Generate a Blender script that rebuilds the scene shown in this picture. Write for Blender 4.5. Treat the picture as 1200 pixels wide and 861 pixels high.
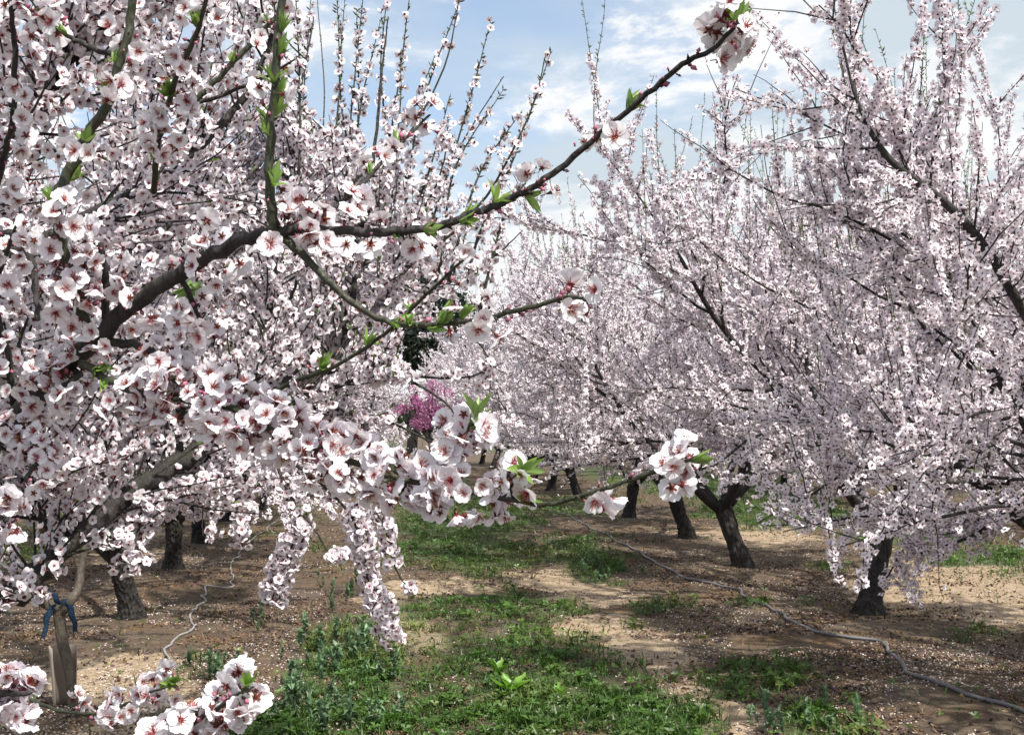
import bpy, math, random
import numpy as np
from mathutils import Matrix, Vector

for o in list(bpy.data.objects):
    bpy.data.objects.remove(o)
SC = bpy.context.scene
COL = SC.collection
rad = math.radians

# ------------------------------------------------------------------ camera
F_PX = 1400.0                      # focal length in photo pixels (1200 wide)
CAM = np.array([0.0, 0.0, 1.6])
YAW = rad(6.5)                     # turned right of the tree rows (+Y)
PITCH = rad(2.64)
fwd = np.array([math.sin(YAW) * math.cos(PITCH), math.cos(YAW) * math.cos(PITCH), math.sin(PITCH)])
rgt = np.array([math.cos(YAW), -math.sin(YAW), 0.0])
upv = np.cross(rgt, fwd)
cam_d = bpy.data.cameras.new('camera')
cam_d.sensor_width = 36.0
cam_d.lens = 36.0 * F_PX / 1200.0
cam_d.clip_start = 0.05
cam_d.clip_end = 5000.0
cam = bpy.data.objects.new('camera', cam_d)
COL.objects.link(cam)
cam.location = CAM
cam.rotation_euler = (rad(90) + PITCH, 0, -YAW)
SC.camera = cam

# ------------------------------------------------------------------ sky, sun, exposure
SUN_EL, SUN_AZ = rad(54), rad(148)  # azimuth from +Y towards +X
SUN_STRENGTH = 4.6
SKY_STRENGTH = 0.13
EXPOSURE = 0.6
world = bpy.data.worlds.new('World')
SC.world = world
world.use_nodes = True
wn, wl = world.node_tree.nodes, world.node_tree.links
bg = wn['Background']
bg.inputs['Strength'].default_value = SKY_STRENGTH
sky = wn.new('ShaderNodeTexSky')
sky.sky_type = 'NISHITA'
sky.sun_disc = False
sky.sun_elevation = SUN_EL
sky.sun_rotation = SUN_AZ
sky.air_density = 1.0
sky.dust_density = 0.6
sky.ozone_density = 1.3
tc = wn.new('ShaderNodeTexCoord')

def wmath(op, a, b=None, clamp=False):
    n = wn.new('ShaderNodeMath'); n.operation = op; n.use_clamp = clamp
    for i, v in enumerate((a, b)):
        if v is None: continue
        if isinstance(v, (int, float)): n.inputs[i].default_value = v
        else: wl.new(v, n.inputs[i])
    return n.outputs[0]

def wnoise(scale, stretch, detail, rough, off, dist=0.0):
    mp = wn.new('ShaderNodeMapping')
    mp.inputs['Scale'].default_value = stretch
    mp.inputs['Location'].default_value = off
    wl.new(tc.outputs['Generated'], mp.inputs['Vector'])
    n = wn.new('ShaderNodeTexNoise')
    n.inputs['Scale'].default_value = scale
    n.inputs['Detail'].default_value = detail
    n.inputs['Roughness'].default_value = rough
    n.inputs['Distortion'].default_value = dist
    wl.new(mp.outputs[0], n.inputs['Vector'])
    return n.outputs['Fac']

def wramp(v, a, b, c=0.0, d=1.0):
    m = wn.new('ShaderNodeMapRange'); m.interpolation_type = 'SMOOTHSTEP'
    m.inputs[1].default_value = a; m.inputs[2].default_value = b
    m.inputs[3].default_value = c; m.inputs[4].default_value = d
    wl.new(v, m.inputs[0])
    return m.outputs[0]

sepw = wn.new('ShaderNodeSeparateXYZ'); wl.new(tc.outputs['Generated'], sepw.inputs[0])
veil = wramp(wnoise(2.6, (1, 1, 2.6), 5, 0.6, (1.3, 0.2, 0.6), 0.4), 0.34, 0.62, 0.30, 1.0)
puff = wramp(wnoise(5.5, (1, 1, 2.3), 8, 0.62, (0.35, 3.1, 0.9), 0.25), 0.44, 0.56)
right_haze = wramp(sepw.outputs[0], 0.05, 0.45, 0.0, 0.6)
fac = wmath('MAXIMUM', wmath('ADD', veil, right_haze, True), puff)
cloudshade = wramp(wnoise(9.0, (1, 1, 2.0), 6, 0.6, (5.0, 1.0, 0.2), 0.3), 0.3, 0.65, 0.80, 1.0)
cc = wn.new('ShaderNodeMix'); cc.data_type = 'RGBA'
cc.inputs[6].default_value = (3.3, 3.8, 4.2, 1)      # thin veil of cloud
cc.inputs[7].default_value = (5.1, 5.15, 5.2, 1)      # lit puffs
wl.new(wmath('MULTIPLY', puff, cloudshade), cc.inputs[0])
mx = wn.new('ShaderNodeMix'); mx.data_type = 'RGBA'
wl.new(fac, mx.inputs[0]); wl.new(sky.outputs[0], mx.inputs[6]); wl.new(cc.outputs[2], mx.inputs[7])
wl.new(mx.outputs[2], bg.inputs['Color'])

sun_d = bpy.data.lights.new('sun', 'SUN')
sun_d.energy = SUN_STRENGTH
sun_d.angle = rad(1.5)
sun_d.color = (1.0, 0.95, 0.87)
sun = bpy.data.objects.new('sun', sun_d)
COL.objects.link(sun)
sdir = Vector((math.sin(SUN_AZ) * math.cos(SUN_EL), math.cos(SUN_AZ) * math.cos(SUN_EL), math.sin(SUN_EL)))
sun.rotation_euler = sdir.to_track_quat('Z', 'Y').to_euler()
sun.location = sdir * 50

SC.view_settings.view_transform = 'Standard'
SC.view_settings.look = 'None'
SC.view_settings.exposure = EXPOSURE
SC.view_settings.gamma = 1.0
SC.view_settings.use_curve_mapping = False
SC.render.engine = 'CYCLES'
SC.cycles.max_bounces = 8
SC.cycles.diffuse_bounces = 5
SC.cycles.transmission_bounces = 4
SC.cycles.use_denoising = True

# ------------------------------------------------------------------ helpers
def at(px, py, d):
    """world point seen at photo pixel (px, py), d metres away along the view axis"""
    return CAM + d * (fwd + (px - 600.0) / F_PX * rgt - (py - 430.5) / F_PX * upv)

def ground_at(px, py):
    v = fwd + (px - 600.0) / F_PX * rgt - (py - 430.5) / F_PX * upv
    t = -CAM[2] / v[2]
    return CAM + t * v

def project(P):
    q = np.asarray(P) - CAM
    d = q @ fwd
    dd = np.where(np.abs(d) < 1e-4, 1e-4, d)
    return 600 + F_PX * (q @ rgt) / dd, 430.5 - F_PX * (q @ upv) / dd, d

def norm(v):
    v = np.asarray(v, float)
    return v / np.maximum(np.linalg.norm(v, axis=-1, keepdims=True), 1e-9)

def hash2(ix, iy, seed):
    h = (ix.astype(np.int64) * 374761393 + iy.astype(np.int64) * 668265263 + seed * 1442695041) & 0xffffffff
    h = ((h ^ (h >> 13)) * 1274126177) & 0xffffffff
    return ((h ^ (h >> 16)) & 0xffff) / 65535.0

def vnoise(x, y, seed=0):
    x = np.asarray(x, float); y = np.asarray(y, float)
    ix, iy = np.floor(x), np.floor(y)
    fx, fy = x - ix, y - iy
    fx = fx * fx * (3 - 2 * fx); fy = fy * fy * (3 - 2 * fy)
    a = hash2(ix, iy, seed); b = hash2(ix + 1, iy, seed)
    c = hash2(ix, iy + 1, seed); d = hash2(ix + 1, iy + 1, seed)
    return (a * (1 - fx) + b * fx) * (1 - fy) + (c * (1 - fx) + d * fx) * fy

def fbm(x, y, seed=0, octv=4):
    s, a, t = 0, 1, 0
    for i in range(octv):
        s = s + a * vnoise(x * 2 ** i, y * 2 ** i, seed + i); t += a; a *= 0.5
    return s / t

class Acc:
    def __init__(s):
        s.V, s.C, s.F3, s.F4, s.M3, s.M4, s.n = [], [], [], [], [], [], 0
    def add(s, V, faces, col):
        """faces: list of (array (n,k), material index)"""
        V = np.asarray(V, np.float32).reshape(-1, 3)
        col = np.broadcast_to(np.asarray(col, np.float32), V.shape)
        for f, m in faces:
            f = np.asarray(f)
            if len(f) == 0: continue
            if f.shape[1] == 3: s.F3.append(f + s.n); s.M3.append(np.full(len(f), m))
            else: s.F4.append(f + s.n); s.M4.append(np.full(len(f), m))
        s.V.append(V); s.C.append(col); s.n += len(V)
    def build(s, name, mats, parent=None, smooth=True, origin=None, link=True):
        V = np.concatenate(s.V)
        if origin is not None: V = V - np.asarray(origin, np.float32)
        C = np.concatenate(s.C)
        f3 = np.concatenate(s.F3) if s.F3 else np.zeros((0, 3), int)
        f4 = np.concatenate(s.F4) if s.F4 else np.zeros((0, 4), int)
        m = np.concatenate(s.M3 + s.M4)
        me = bpy.data.meshes.new(name)
        me.vertices.add(len(V)); me.vertices.foreach_set('co', V.astype(np.float32).ravel())
        nl = f3.size + f4.size
        me.loops.add(nl)
        me.loops.foreach_set('vertex_index', np.concatenate([f3.ravel(), f4.ravel()]).astype(np.int32))
        me.polygons.add(len(f3) + len(f4))
        tot = np.concatenate([np.full(len(f3), 3), np.full(len(f4), 4)])
        st = np.concatenate([[0], np.cumsum(tot)[:-1]])
        me.polygons.foreach_set('loop_start', st.astype(np.int32))
        me.polygons.foreach_set('material_index', m.astype(np.int32))
        me.polygons.foreach_set('use_smooth', np.full(len(tot), smooth))
        for mm in mats: me.materials.append(mm)
        ca = me.color_attributes.new('Col', 'FLOAT_COLOR', 'POINT')
        ca.data.foreach_set('color', np.concatenate([C, np.ones((len(C), 1))], 1).astype(np.float32).ravel())
        me.update(calc_edges=True)
        if not link: return me
        o = bpy.data.objects.new(name, me)
        COL.objects.link(o)
        if parent is not None: o.parent = parent
        return o

def instance(acc, T, pos, R, sc, tint=None):
    """T = (V, faces, C); stamps len(pos) copies of it into acc"""
    V, faces, C = T
    n, v = len(pos), len(V)
    if n == 0: return
    sc = np.broadcast_to(sc, (n,))
    P = np.einsum('nij,vj->nvi', R, V) * sc[:, None, None] + pos[:, None, :]
    CC = np.broadcast_to(C, (n, v, 3))
    if tint is not None: CC = CC * tint[:, None, :]
    off = (np.arange(n) * v)
    fs = [((f[None] + off[:, None, None]).reshape(-1, f.shape[1]), m) for f, m in faces]
    acc.add(P.reshape(-1, 3), fs, CC.reshape(-1, 3))

def frames(nrm, rng):
    """rotation matrices whose z axis is nrm, spun at random"""
    nrm = norm(nrm)
    x = norm(np.cross(rng.normal(size=nrm.shape), nrm))
    y = np.cross(nrm, x)
    return np.stack([x, y, nrm], axis=2)

def tube(acc, P, r, sides=5, mat=0, col=(1, 1, 1), cap=True, lumps=0.0, rng=None):
    P = np.asarray(P, float); n = len(P)
    r = np.broadcast_to(r, (n,)).astype(float)
    T = norm(np.gradient(P, axis=0))
    ref = np.array([0.3, 0.2, 1.0]) if abs(T[:, 2]).mean() < 0.8 else np.array([1.0, 0.25, 0.1])
    A = norm(np.cross(T, ref)); B = np.cross(T, A)
    a = np.arange(sides) / sides * 2 * math.pi
    rr = np.repeat(r[:, None], sides, 1)
    if lumps and rng is not None: rr = rr * (1 + lumps * rng.uniform(-1, 1, rr.shape))
    V = P[:, None] + rr[..., None] * (np.cos(a)[None, :, None] * A[:, None] + np.sin(a)[None, :, None] * B[:, None])
    i = np.arange(n - 1)[:, None] * sides; j = np.arange(sides)[None]; k = (j + 1) % sides
    F = np.stack([i + j, i + k, i + sides + k, i + sides + j], -1).reshape(-1, 4)
    V = V.reshape(-1, 3)
    faces = [(F, mat)]
    if cap:
        V = np.vstack([V, P[-1] + T[-1] * r[-1] * 0.6, P[0] - T[0] * r[0] * 0.2])
        b = (n - 1) * sides
        j = np.arange(sides); k = (j + 1) % sides
        faces.append((np.stack([b + j, b + k, np.full(sides, n * sides)], 1), mat))
        faces.append((np.stack([k, j, np.full(sides, n * sides + 1)], 1), mat))
    acc.add(V, faces, col)

def smooth_path(pts, m=5):
    """Catmull-Rom through pts (columns may include radius)"""
    P = np.asarray(pts, float)
    Q = np.vstack([2 * P[0] - P[1], P, 2 * P[-1] - P[-2]])
    out = []
    for i in range(len(P) - 1):
        p0, p1, p2, p3 = Q[i:i + 4]
        for t in np.arange(m) / m:
            out.append(0.5 * ((2 * p1) + (-p0 + p2) * t + (2 * p0 - 5 * p1 + 4 * p2 - p3) * t * t + (-p0 + 3 * p1 - 3 * p2 + p3) * t ** 3))
    out.append(P[-1])
    return np.array(out)

def resample(P, s):
    """points, tangents at arc fractions s"""
    L = np.concatenate([[0], np.cumsum(np.linalg.norm(np.diff(P[:, :3], axis=0), axis=1))])
    x = np.asarray(s) * L[-1]
    Q = np.stack([np.interp(x, L, P[:, k]) for k in range(P.shape[1])], 1)
    e = 1e-3 * L[-1]
    Q1 = np.stack([np.interp(np.minimum(x + e, L[-1]), L, P[:, k]) for k in range(3)], 1)
    Q0 = np.stack([np.interp(np.maximum(x - e, 0), L, P[:, k]) for k in range(3)], 1)
    return Q, norm(Q1 - Q0), L[-1]

def tag(o, label=None, cat=None, group=None, kind=None):
    if label: o['label'] = label
    if cat: o['category'] = cat
    if group: o['group'] = group
    if kind: o['kind'] = kind
    return o

def empty(name, loc, rz=0.0, s=1.0):
    o = bpy.data.objects.new(name, None)
    COL.objects.link(o)
    o.location = loc; o.rotation_euler = (0, 0, rz); o.scale = (s, s, s)
    o.empty_display_size = 0.3
    return o

def copy_tree(o, parent=None):
    c = o.copy(); COL.objects.link(c); c.parent = parent
    for ch in o.children: copy_tree(ch, c)
    return c

# ------------------------------------------------------------------ materials
def new_mat(name):
    m = bpy.data.materials.new(name); m.use_nodes = True
    nt = m.node_tree
    for n in list(nt.nodes): nt.nodes.remove(n)
    out = nt.nodes.new('ShaderNodeOutputMaterial')
    return m, nt, out

def leafy(name, trans=0.35, gloss=0.08, mul=(1, 1, 1), rough=0.45):
    """thin tissue: colour from the vertex colours, light passes through it"""
    m, nt, out = new_mat(name); N, L = nt.nodes, nt.links
    at_ = N.new('ShaderNodeAttribute'); at_.attribute_name = 'Col'
    mu = N.new('ShaderNodeMix'); mu.data_type = 'RGBA'; mu.blend_type = 'MULTIPLY'; mu.inputs[0].default_value = 1
    mu.inputs[7].default_value = (*mul, 1)
    L.new(at_.outputs['Color'], mu.inputs[6])
    d = N.new('ShaderNodeBsdfDiffuse'); t = N.new('ShaderNodeBsdfTranslucent')
    L.new(mu.outputs[2], d.inputs[0]); L.new(mu.outputs[2], t.inputs[0])
    ms = N.new('ShaderNodeMixShader'); ms.inputs[0].default_value = trans
    L.new(d.outputs[0], ms.inputs[1]); L.new(t.outputs[0], ms.inputs[2])
    last = ms.outputs[0]
    if gloss > 0:
        g = N.new('ShaderNodeBsdfGlossy'); g.inputs['Roughness'].default_value = rough
        m2 = N.new('ShaderNodeMixShader'); m2.inputs[0].default_value = gloss
        L.new(last, m2.inputs[1]); L.new(g.outputs[0], m2.inputs[2]); last = m2.outputs[0]
    L.new(last, out.inputs[0])
    return m

def bark(name, c1, c2, c3, scale=18, bump=0.6, rough=0.85):
    m, nt, out = new_mat(name); N, L = nt.nodes, nt.links
    p = N.new('ShaderNodeBsdfPrincipled')
    tcn = N.new('ShaderNodeTexCoord')
    mp = N.new('ShaderNodeMapping'); mp.inputs['Scale'].default_value = (1, 1, 0.35)
    L.new(tcn.outputs['Object'], mp.inputs[0])
    n1 = N.new('ShaderNodeTexNoise'); n1.inputs['Scale'].default_value = scale; n1.inputs['Detail'].default_value = 6; n1.inputs['Roughness'].default_value = 0.7
    n2 = N.new('ShaderNodeTexNoise'); n2.inputs['Scale'].default_value = scale * 0.25; n2.inputs['Detail'].default_value = 3
    vo = N.new('ShaderNodeTexVoronoi'); vo.inputs['Scale'].default_value = scale * 2.2
    L.new(mp.outputs[0], n1.inputs[0]); L.new(tcn.outputs['Object'], n2.inputs[0]); L.new(mp.outputs[0], vo.inputs[0])
    r = N.new('ShaderNodeValToRGB'); L.new(n1.outputs[0], r.inputs[0])
    r.color_ramp.elements[0].position = 0.35; r.color_ramp.elements[0].color = (*c1, 1)
    r.color_ramp.elements[1].position = 0.7; r.color_ramp.elements[1].color = (*c2, 1)
    mx = N.new('ShaderNodeMix'); mx.data_type = 'RGBA'
    mr = N.new('ShaderNodeMapRange'); mr.inputs[1].default_value = 0.5; mr.inputs[2].default_value = 0.68
    L.new(n2.outputs[0], mr.inputs[0]); L.new(mr.outputs[0], mx.inputs[0])
    L.new(r.outputs[0], mx.inputs[6]); mx.inputs[7].default_value = (*c3, 1)
    L.new(mx.outputs[2], p.inputs['Base Color'])
    p.inputs['Roughness'].default_value = rough
    ad = N.new('ShaderNodeMath'); ad.operation = 'ADD'
    L.new(n1.outputs[0], ad.inputs[0]); L.new(vo.outputs['Distance'], ad.inputs[1])
    b = N.new('ShaderNodeBump'); b.inputs['Strength'].default_value = bump; b.inputs['Distance'].default_value = 0.02 if scale > 20 else 0.06
    L.new(ad.outputs[0], b.inputs['Height']); L.new(b.outputs[0], p.inputs['Normal'])
    L.new(p.outputs[0], out.inputs[0])
    return m

M_PETAL = leafy('almond_petal', 0.30, 0.03)
M_CENTRE = leafy('blossom_centre', 0.15, 0.03)
M_LEAF = leafy('young_leaf', 0.45, 0.07)
M_GRASS = leafy('grass_blade', 0.35, 0.04)
M_FALLEN = leafy('fallen_petal', 0.1, 0.0)
M_LITTER = leafy('dry_litter', 0.0, 0.0)
M_BARK = bark('dark_bark', (0.010, 0.008, 0.008), (0.060, 0.050, 0.044), (0.034, 0.034, 0.022), 17, 1.0)
M_LIMB = bark('limb_bark', (0.012, 0.010, 0.010), (0.045, 0.036, 0.034), (0.026, 0.028, 0.018), 45, 0.5, 0.75)
M_TWIG = bark('twig_bark', (0.035, 0.022, 0.018), (0.09, 0.065, 0.05), (0.05, 0.065, 0.025), 60, 0.25, 0.6)
M_SHOOT = bark('green_shoot', (0.018, 0.022, 0.011), (0.045, 0.052, 0.024), (0.04, 0.032, 0.02), 60, 0.25, 0.55)
M_YOUNG = bark('young_bark', (0.06, 0.045, 0.035), (0.16, 0.13, 0.10), (0.08, 0.07, 0.05), 40, 0.35, 0.7)

WHITE = np.array([0.885, 0.862, 0.895])
PINK = np.array([0.82, 0.56, 0.63])
DEEP = np.array([0.34, 0.045, 0.060])
SEPAL = np.array([0.11, 0.03, 0.025])

# ------------------------------------------------------------------ blossom templates (petal length 1)
def petal_grid(rng, nu, nv, cup, curl, width=0.86, base=0.07, pinkness=1.0):
    us = np.linspace(0, 1, nu); vs = np.linspace(-1, 1, nv)
    U, Vv = np.meshgrid(us, vs, indexing='ij')
    w = width * 0.5 * (np.sin(np.clip(U, 0, 1) ** 0.75 * math.pi * 0.78) ** 0.9 * 0.97 + 0.05)
    L = base + (1 - base) * U
    notch = 0.10 * np.exp(-(Vv / 0.28) ** 2) * (U > 0.9) if nv > 3 else 0
    rim = -0.16 * np.abs(Vv) ** 2.5 * U ** 3
    rl = L - notch + rim
    wave = 0.045 * np.sin(Vv * 4.5 + rng.uniform(0, 6)) * U ** 2 + 0.03 * rng.normal(size=U.shape) * U
    ang = cup + curl * U
    rr = np.cumsum(np.diff(rl, axis=0, prepend=0) * np.cos(ang), axis=0)
    zz = np.cumsum(np.diff(rl, axis=0, prepend=0) * np.sin(ang), axis=0)
    x = rr; y = Vv * w; z = zz + wave + 0.30 * w * Vv ** 2
    V = np.stack([x, y, z], -1).reshape(-1, 3)
    i = np.arange(nu - 1)[:, None] * nv; j = np.arange(nv - 1)[None]
    F = np.stack([i + j, i + j + 1, i + nv + j + 1, i + nv + j], -1).reshape(-1, 4)
    t = np.clip(U / 0.34, 0, 1)[..., None]
    vein = 1 - 0.05 * (np.abs(Vv) < 0.2)[..., None]
    C = (PINK * (1 - t) ** 1.5 * pinkness + WHITE * (1 - (1 - t) ** 1.5 * pinkness)) * vein
    return V, F, C.reshape(-1, 3)

def rotz(a):
    c, s = math.cos(a), math.sin(a)
    return np.array([[c, -s, 0], [s, c, 0], [0, 0, 1]])

def merge(parts):
    V, C, F, n = [], [], [], 0
    for v, f, c, m in parts:
        V.append(v); C.append(np.broadcast_to(c, v.shape))
        for ff in (f if isinstance(f, list) else [f]): F.append((np.asarray(ff) + n, m))
        n += len(v)
    out = {}
    for f, m in F: out.setdefault((f.shape[1], m), []).append(f)
    return np.concatenate(V), [(np.concatenate(fs), k[1]) for k, fs in out.items()], np.concatenate(C)

def cone(n, r0, z0, r1, z1):
    a = np.arange(n) / n * 2 * math.pi
    V = np.vstack([np.stack([r0 * np.cos(a), r0 * np.sin(a), np.full(n, z0)], 1),
                   np.stack([r1 * np.cos(a), r1 * np.sin(a), np.full(n, z1)], 1)])
    j = np.arange(n); k = (j + 1) % n
    return V, np.stack([j, k, k + n, j + n], 1)

OCT = np.array([[1, 0, 0], [0, 1, 0], [-1, 0, 0], [0, -1, 0], [0, 0, 1], [0, 0, -1]], float)
OCTF = np.array([[0, 1, 4], [1, 2, 4], [2, 3, 4], [3, 0, 4], [1, 0, 5], [2, 1, 5], [3, 2, 5], [0, 3, 5]])

def flower_hi(rng, cup):
    petals = []
    for k in range(5):
        if rng.uniform() < .07: continue
        V, F, C = petal_grid(rng, 7, 7, cup + rng.normal() * 0.13, rng.uniform(-0.75, -0.1) * cup + rng.normal() * 0.12,
                             rng.uniform(0.88, 1.05), pinkness=rng.uniform(0.5, 0.95))
        V = V * rng.uniform(0.92, 1.06)
        V[:, 2] += 0.014 * (k % 2)
        petals.append((V @ rotz(k * 1.2566 + rng.normal() * 0.1).T, F, C, 0))
    centre = []
    V, F = cone(8, 0.03, -0.02, 0.20, 0.06); centre.append((V, F, DEEP, 1))
    V, F = cone(8, 0.20, 0.065, 0.02, 0.03); centre.append((V, F, DEEP * 0.9, 1))
    for k in range(26):
        a = rng.uniform(0, 6.283); rr = rng.uniform(0.12, 0.46); h = rng.uniform(0.22, 0.5)
        b = np.array([math.cos(a) * 0.08, math.sin(a) * 0.08, 0.03])
        e = np.array([math.cos(a) * rr, math.sin(a) * rr, h])
        s = np.array([-math.sin(a), math.cos(a), 0]) * 0.019
        q = np.vstack([b - s, b + s, e + s * 0.8, e - s * 0.8])
        up2 = np.array([0, 0, 0.018]) + norm(e - b)[[0, 1, 2]] * 0
        q2 = np.vstack([b - up2, b + up2, e + up2, e - up2])
        cfil = DEEP * 0.9 + np.array([0.06, 0.02, 0.02])
        centre.append((q, np.array([[0, 1, 2, 3]]), cfil, 1))
        centre.append((q2, np.array([[0, 1, 2, 3]]), cfil, 1))
        ac = np.array([[0.36, 0.10, 0.045], [0.55, 0.27, 0.07], [0.30, 0.05, 0.04]])[rng.integers(3)]
        centre.append((OCT * 0.042 + e, OCTF, ac, 1))
    V, F = cone(7, 0.045, -0.36, 0.14, -0.02); centre.append((V, F, SEPAL * 1.2, 1))
    V, F = cone(5, 0.028, -0.75, 0.03, -0.34); centre.append((V, F, np.array([0.09, 0.08, 0.03]), 1))
    for k in range(5):
        a = k * 1.2566 + 0.63
        V = np.array([[0.12, -0.08, -0.03], [0.12, 0.08, -0.03], [0.30, 0.075, -0.06], [0.42, 0, -0.09], [0.30, -0.075, -0.06]])
        V[:, 2] -= 0.02
        centre.append((V @ rotz(a).T, [np.array([[0, 1, 2, 4]]), np.array([[4, 2, 3]])], SEPAL * np.array([1.5, 1.6, 1.2]), 1))
    return petals, centre

def flower_med(rng, cup):
    parts = []
    for k in range(5):
        V, F, C = petal_grid(rng, 4, 3, cup + rng.normal() * 0.18, -0.4 * cup, rng.uniform(0.85, 1.0), pinkness=rng.uniform(0.5, 0.9))
        parts.append((V @ rotz(k * 1.2566 + rng.normal() * 0.12).T, F, C, 0))
    V, F = cone(5, 0.20, 0.16, 0.02, 0.05); parts.append((V, F, DEEP * 0.8, 1))
    for k in range(7):
        a = rng.uniform(0, 6.283); rr = rng.uniform(0.1, 0.36); h = rng.uniform(0.25, 0.48)
        e = np.array([math.cos(a) * rr, math.sin(a) * rr, h])
        parts.append((OCT * np.array([0.06, 0.06, 0.12]) + e, OCTF, np.array([0.30, 0.06, 0.05]), 1))
    V, F = cone(5, 0.05, -0.5, 0.16, -0.02); parts.append((V, F, SEPAL, 1))
    V, F = cone(5, 0.34, -0.07, 0.10, -0.03); parts.append((V, F, SEPAL * 1.2, 1))
    return parts

def flower_low(rng, cup):
    parts = []
    for k in range(5):
        c = cup + rng.normal() * 0.2
        L = rng.uniform(0.9, 1.08)
        V = np.array([[0.05, 0, 0], [0.58 * math.cos(c), -0.42, 0.58 * math.sin(c)],
                      [L * math.cos(c * 0.7), 0, L * math.sin(c * 0.7)], [0.58 * math.cos(c), 0.42, 0.58 * math.sin(c)]])
        C = np.array([[.86, .76, .80], WHITE * 1.02, WHITE * 1.04, WHITE * 1.02])
        parts.append((V @ rotz(k * 1.2566 + rng.normal() * 0.1).T, np.array([[0, 1, 2, 3]]), C, 0))
    a = np.arange(5) * 1.2566 + 0.3
    V = np.vstack([np.stack([0.21 * np.cos(a), 0.21 * np.sin(a), np.full(5, 0.28)], 1), [[0, 0, 0.04]]])
    parts.append((V, np.array([[0, 1, 5], [1, 2, 5], [2, 3, 5], [3, 4, 5], [4, 0, 5]]), np.array([.16, .035, .045]), 1))
    V = np.array([[0.20, 0, -0.05], [-0.11, 0.18, -0.05], [-0.11, -0.18, -0.05], [0, 0, -0.45]])
    parts.append((V, np.array([[0, 1, 3], [1, 2, 3], [2, 0, 3]]), SEPAL, 1))
    return parts

rngT = np.random.default_rng(5)
HI_PARTS = [flower_hi(rngT, c) for c in (0.12, 0.25, 0.35, 0.45, 0.6, 0.8, 0.3, 0.2, 1.05, 0.5)]
HI = [merge(p + c) for p, c in HI_PARTS]
MED = [merge(flower_med(rngT, c)) for c in (0.2, 0.35, 0.5, 0.75, 0.3, 1.0)]
LOW = [merge(flower_low(rngT, c)) for c in (0.2, 0.4, 0.6, 0.9)]
# closed bud
def bud_t(c1, c2):
    V = OCT * np.array([0.22, 0.22, 0.34]) + np.array([0, 0, 0.3])
    return merge([(V, OCTF, c1, 0)] + [(OCT * np.array([0.16, 0.16, 0.25]), OCTF, c2, 1)])
BUD = bud_t(np.array([0.62, 0.22, 0.33]), SEPAL)
SPUR = merge([(OCT * np.array([0.10, 0.10, 0.42]) + np.array([0, 0, 0.35]), OCTF, np.array([0.13, 0.15, 0.05]), 1)])

def leaf_t(rng, L=1.0, w=0.24, col=(0.17, 0.33, 0.045)):
    us = np.linspace(0, 1, 6)
    wd = w * np.sin(us ** 0.85 * math.pi) * 0.5 + 0.008
    bend = rng.uniform(-0.6, 0.6)
    x = us * L; z = -bend * us ** 2 * 0.35
    V = np.concatenate([np.stack([x, -wd, z + wd * 0.55], 1), np.stack([x, 0 * x, z], 1), np.stack([x, wd, z + wd * 0.55], 1)])
    j = np.arange(5)
    F = np.concatenate([np.stack([j, j + 1, j + 7, j + 6], 1), np.stack([j + 6, j + 7, j + 13, j + 12], 1)])
    C = np.array(col) * np.concatenate([np.full(6, 1.0), np.full(6, 1.25), np.full(6, 1.0)])[:, None]
    return V, F, C

def leaf_cluster(rng, n=6, spread=0.6, col=(0.185, 0.30, 0.06)):
    """leaves sprouting along +z, length about 1"""
    parts = []
    for k in range(n):
        V, F, C = leaf_t(rng, rng.uniform(0.6, 1.05), rng.uniform(0.2, 0.32), np.array(col) * rng.uniform(0.8, 1.25))
        t = spread * rng.uniform(0.4, 1.2)
        d = np.array([math.sin(t), 0, math.cos(t)])
        R = np.stack([d, [0, 1, 0], np.cross(d, [0, 1, 0])], 1)
        parts.append(((V @ R.T) @ rotz(k * 2.4 + rng.normal() * 0.3).T, F, C, 0))
    return merge(parts)
LEAFC = [leaf_cluster(rngT, n, s) for n, s in ((4, 0.4), (6, 0.6), (7, 0.75), (5, 0.5))]
LEAFLOW = []
for _ in range(2):
    ps = []
    for k in range(3):
        a = k * 2.1; t = 0.5
        V = np.array([[0, 0, 0], [0.4, -0.1, 0.45], [0.55, 0, 1.0], [0.4, 0.1, 0.45]]) * np.array([1, 1, 1])
        ps.append((V @ rotz(a).T, np.array([[0, 1, 2, 3]]), np.array([0.17, 0.29, 0.05]), 0))
    LEAFLOW.append(merge(ps))

def tints(rng, n, amt=0.07):
    g = 1 + rng.normal(size=(n, 1)) * amt * 0.6
    p = rng.uniform(0, 1, (n, 1))
    return np.clip(g * (1 - p * np.array([[0.0, 0.035, 0.012]]) * (amt / 0.07)), 0.5, 1.12)

def scatter_flowers(acc, tmpl, pos, nrm, size, rng):
    n = len(pos)
    if n == 0: return
    which = rng.integers(len(tmpl), size=n)
    R = frames(nrm, rng)
    t = tints(rng, n)
    sz = size * rng.uniform(0.82, 1.12, n)
    for k in range(len(tmpl)):
        m = which == k
        instance(acc, tmpl[k], pos[m], R[m], sz[m], t[m])

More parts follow.
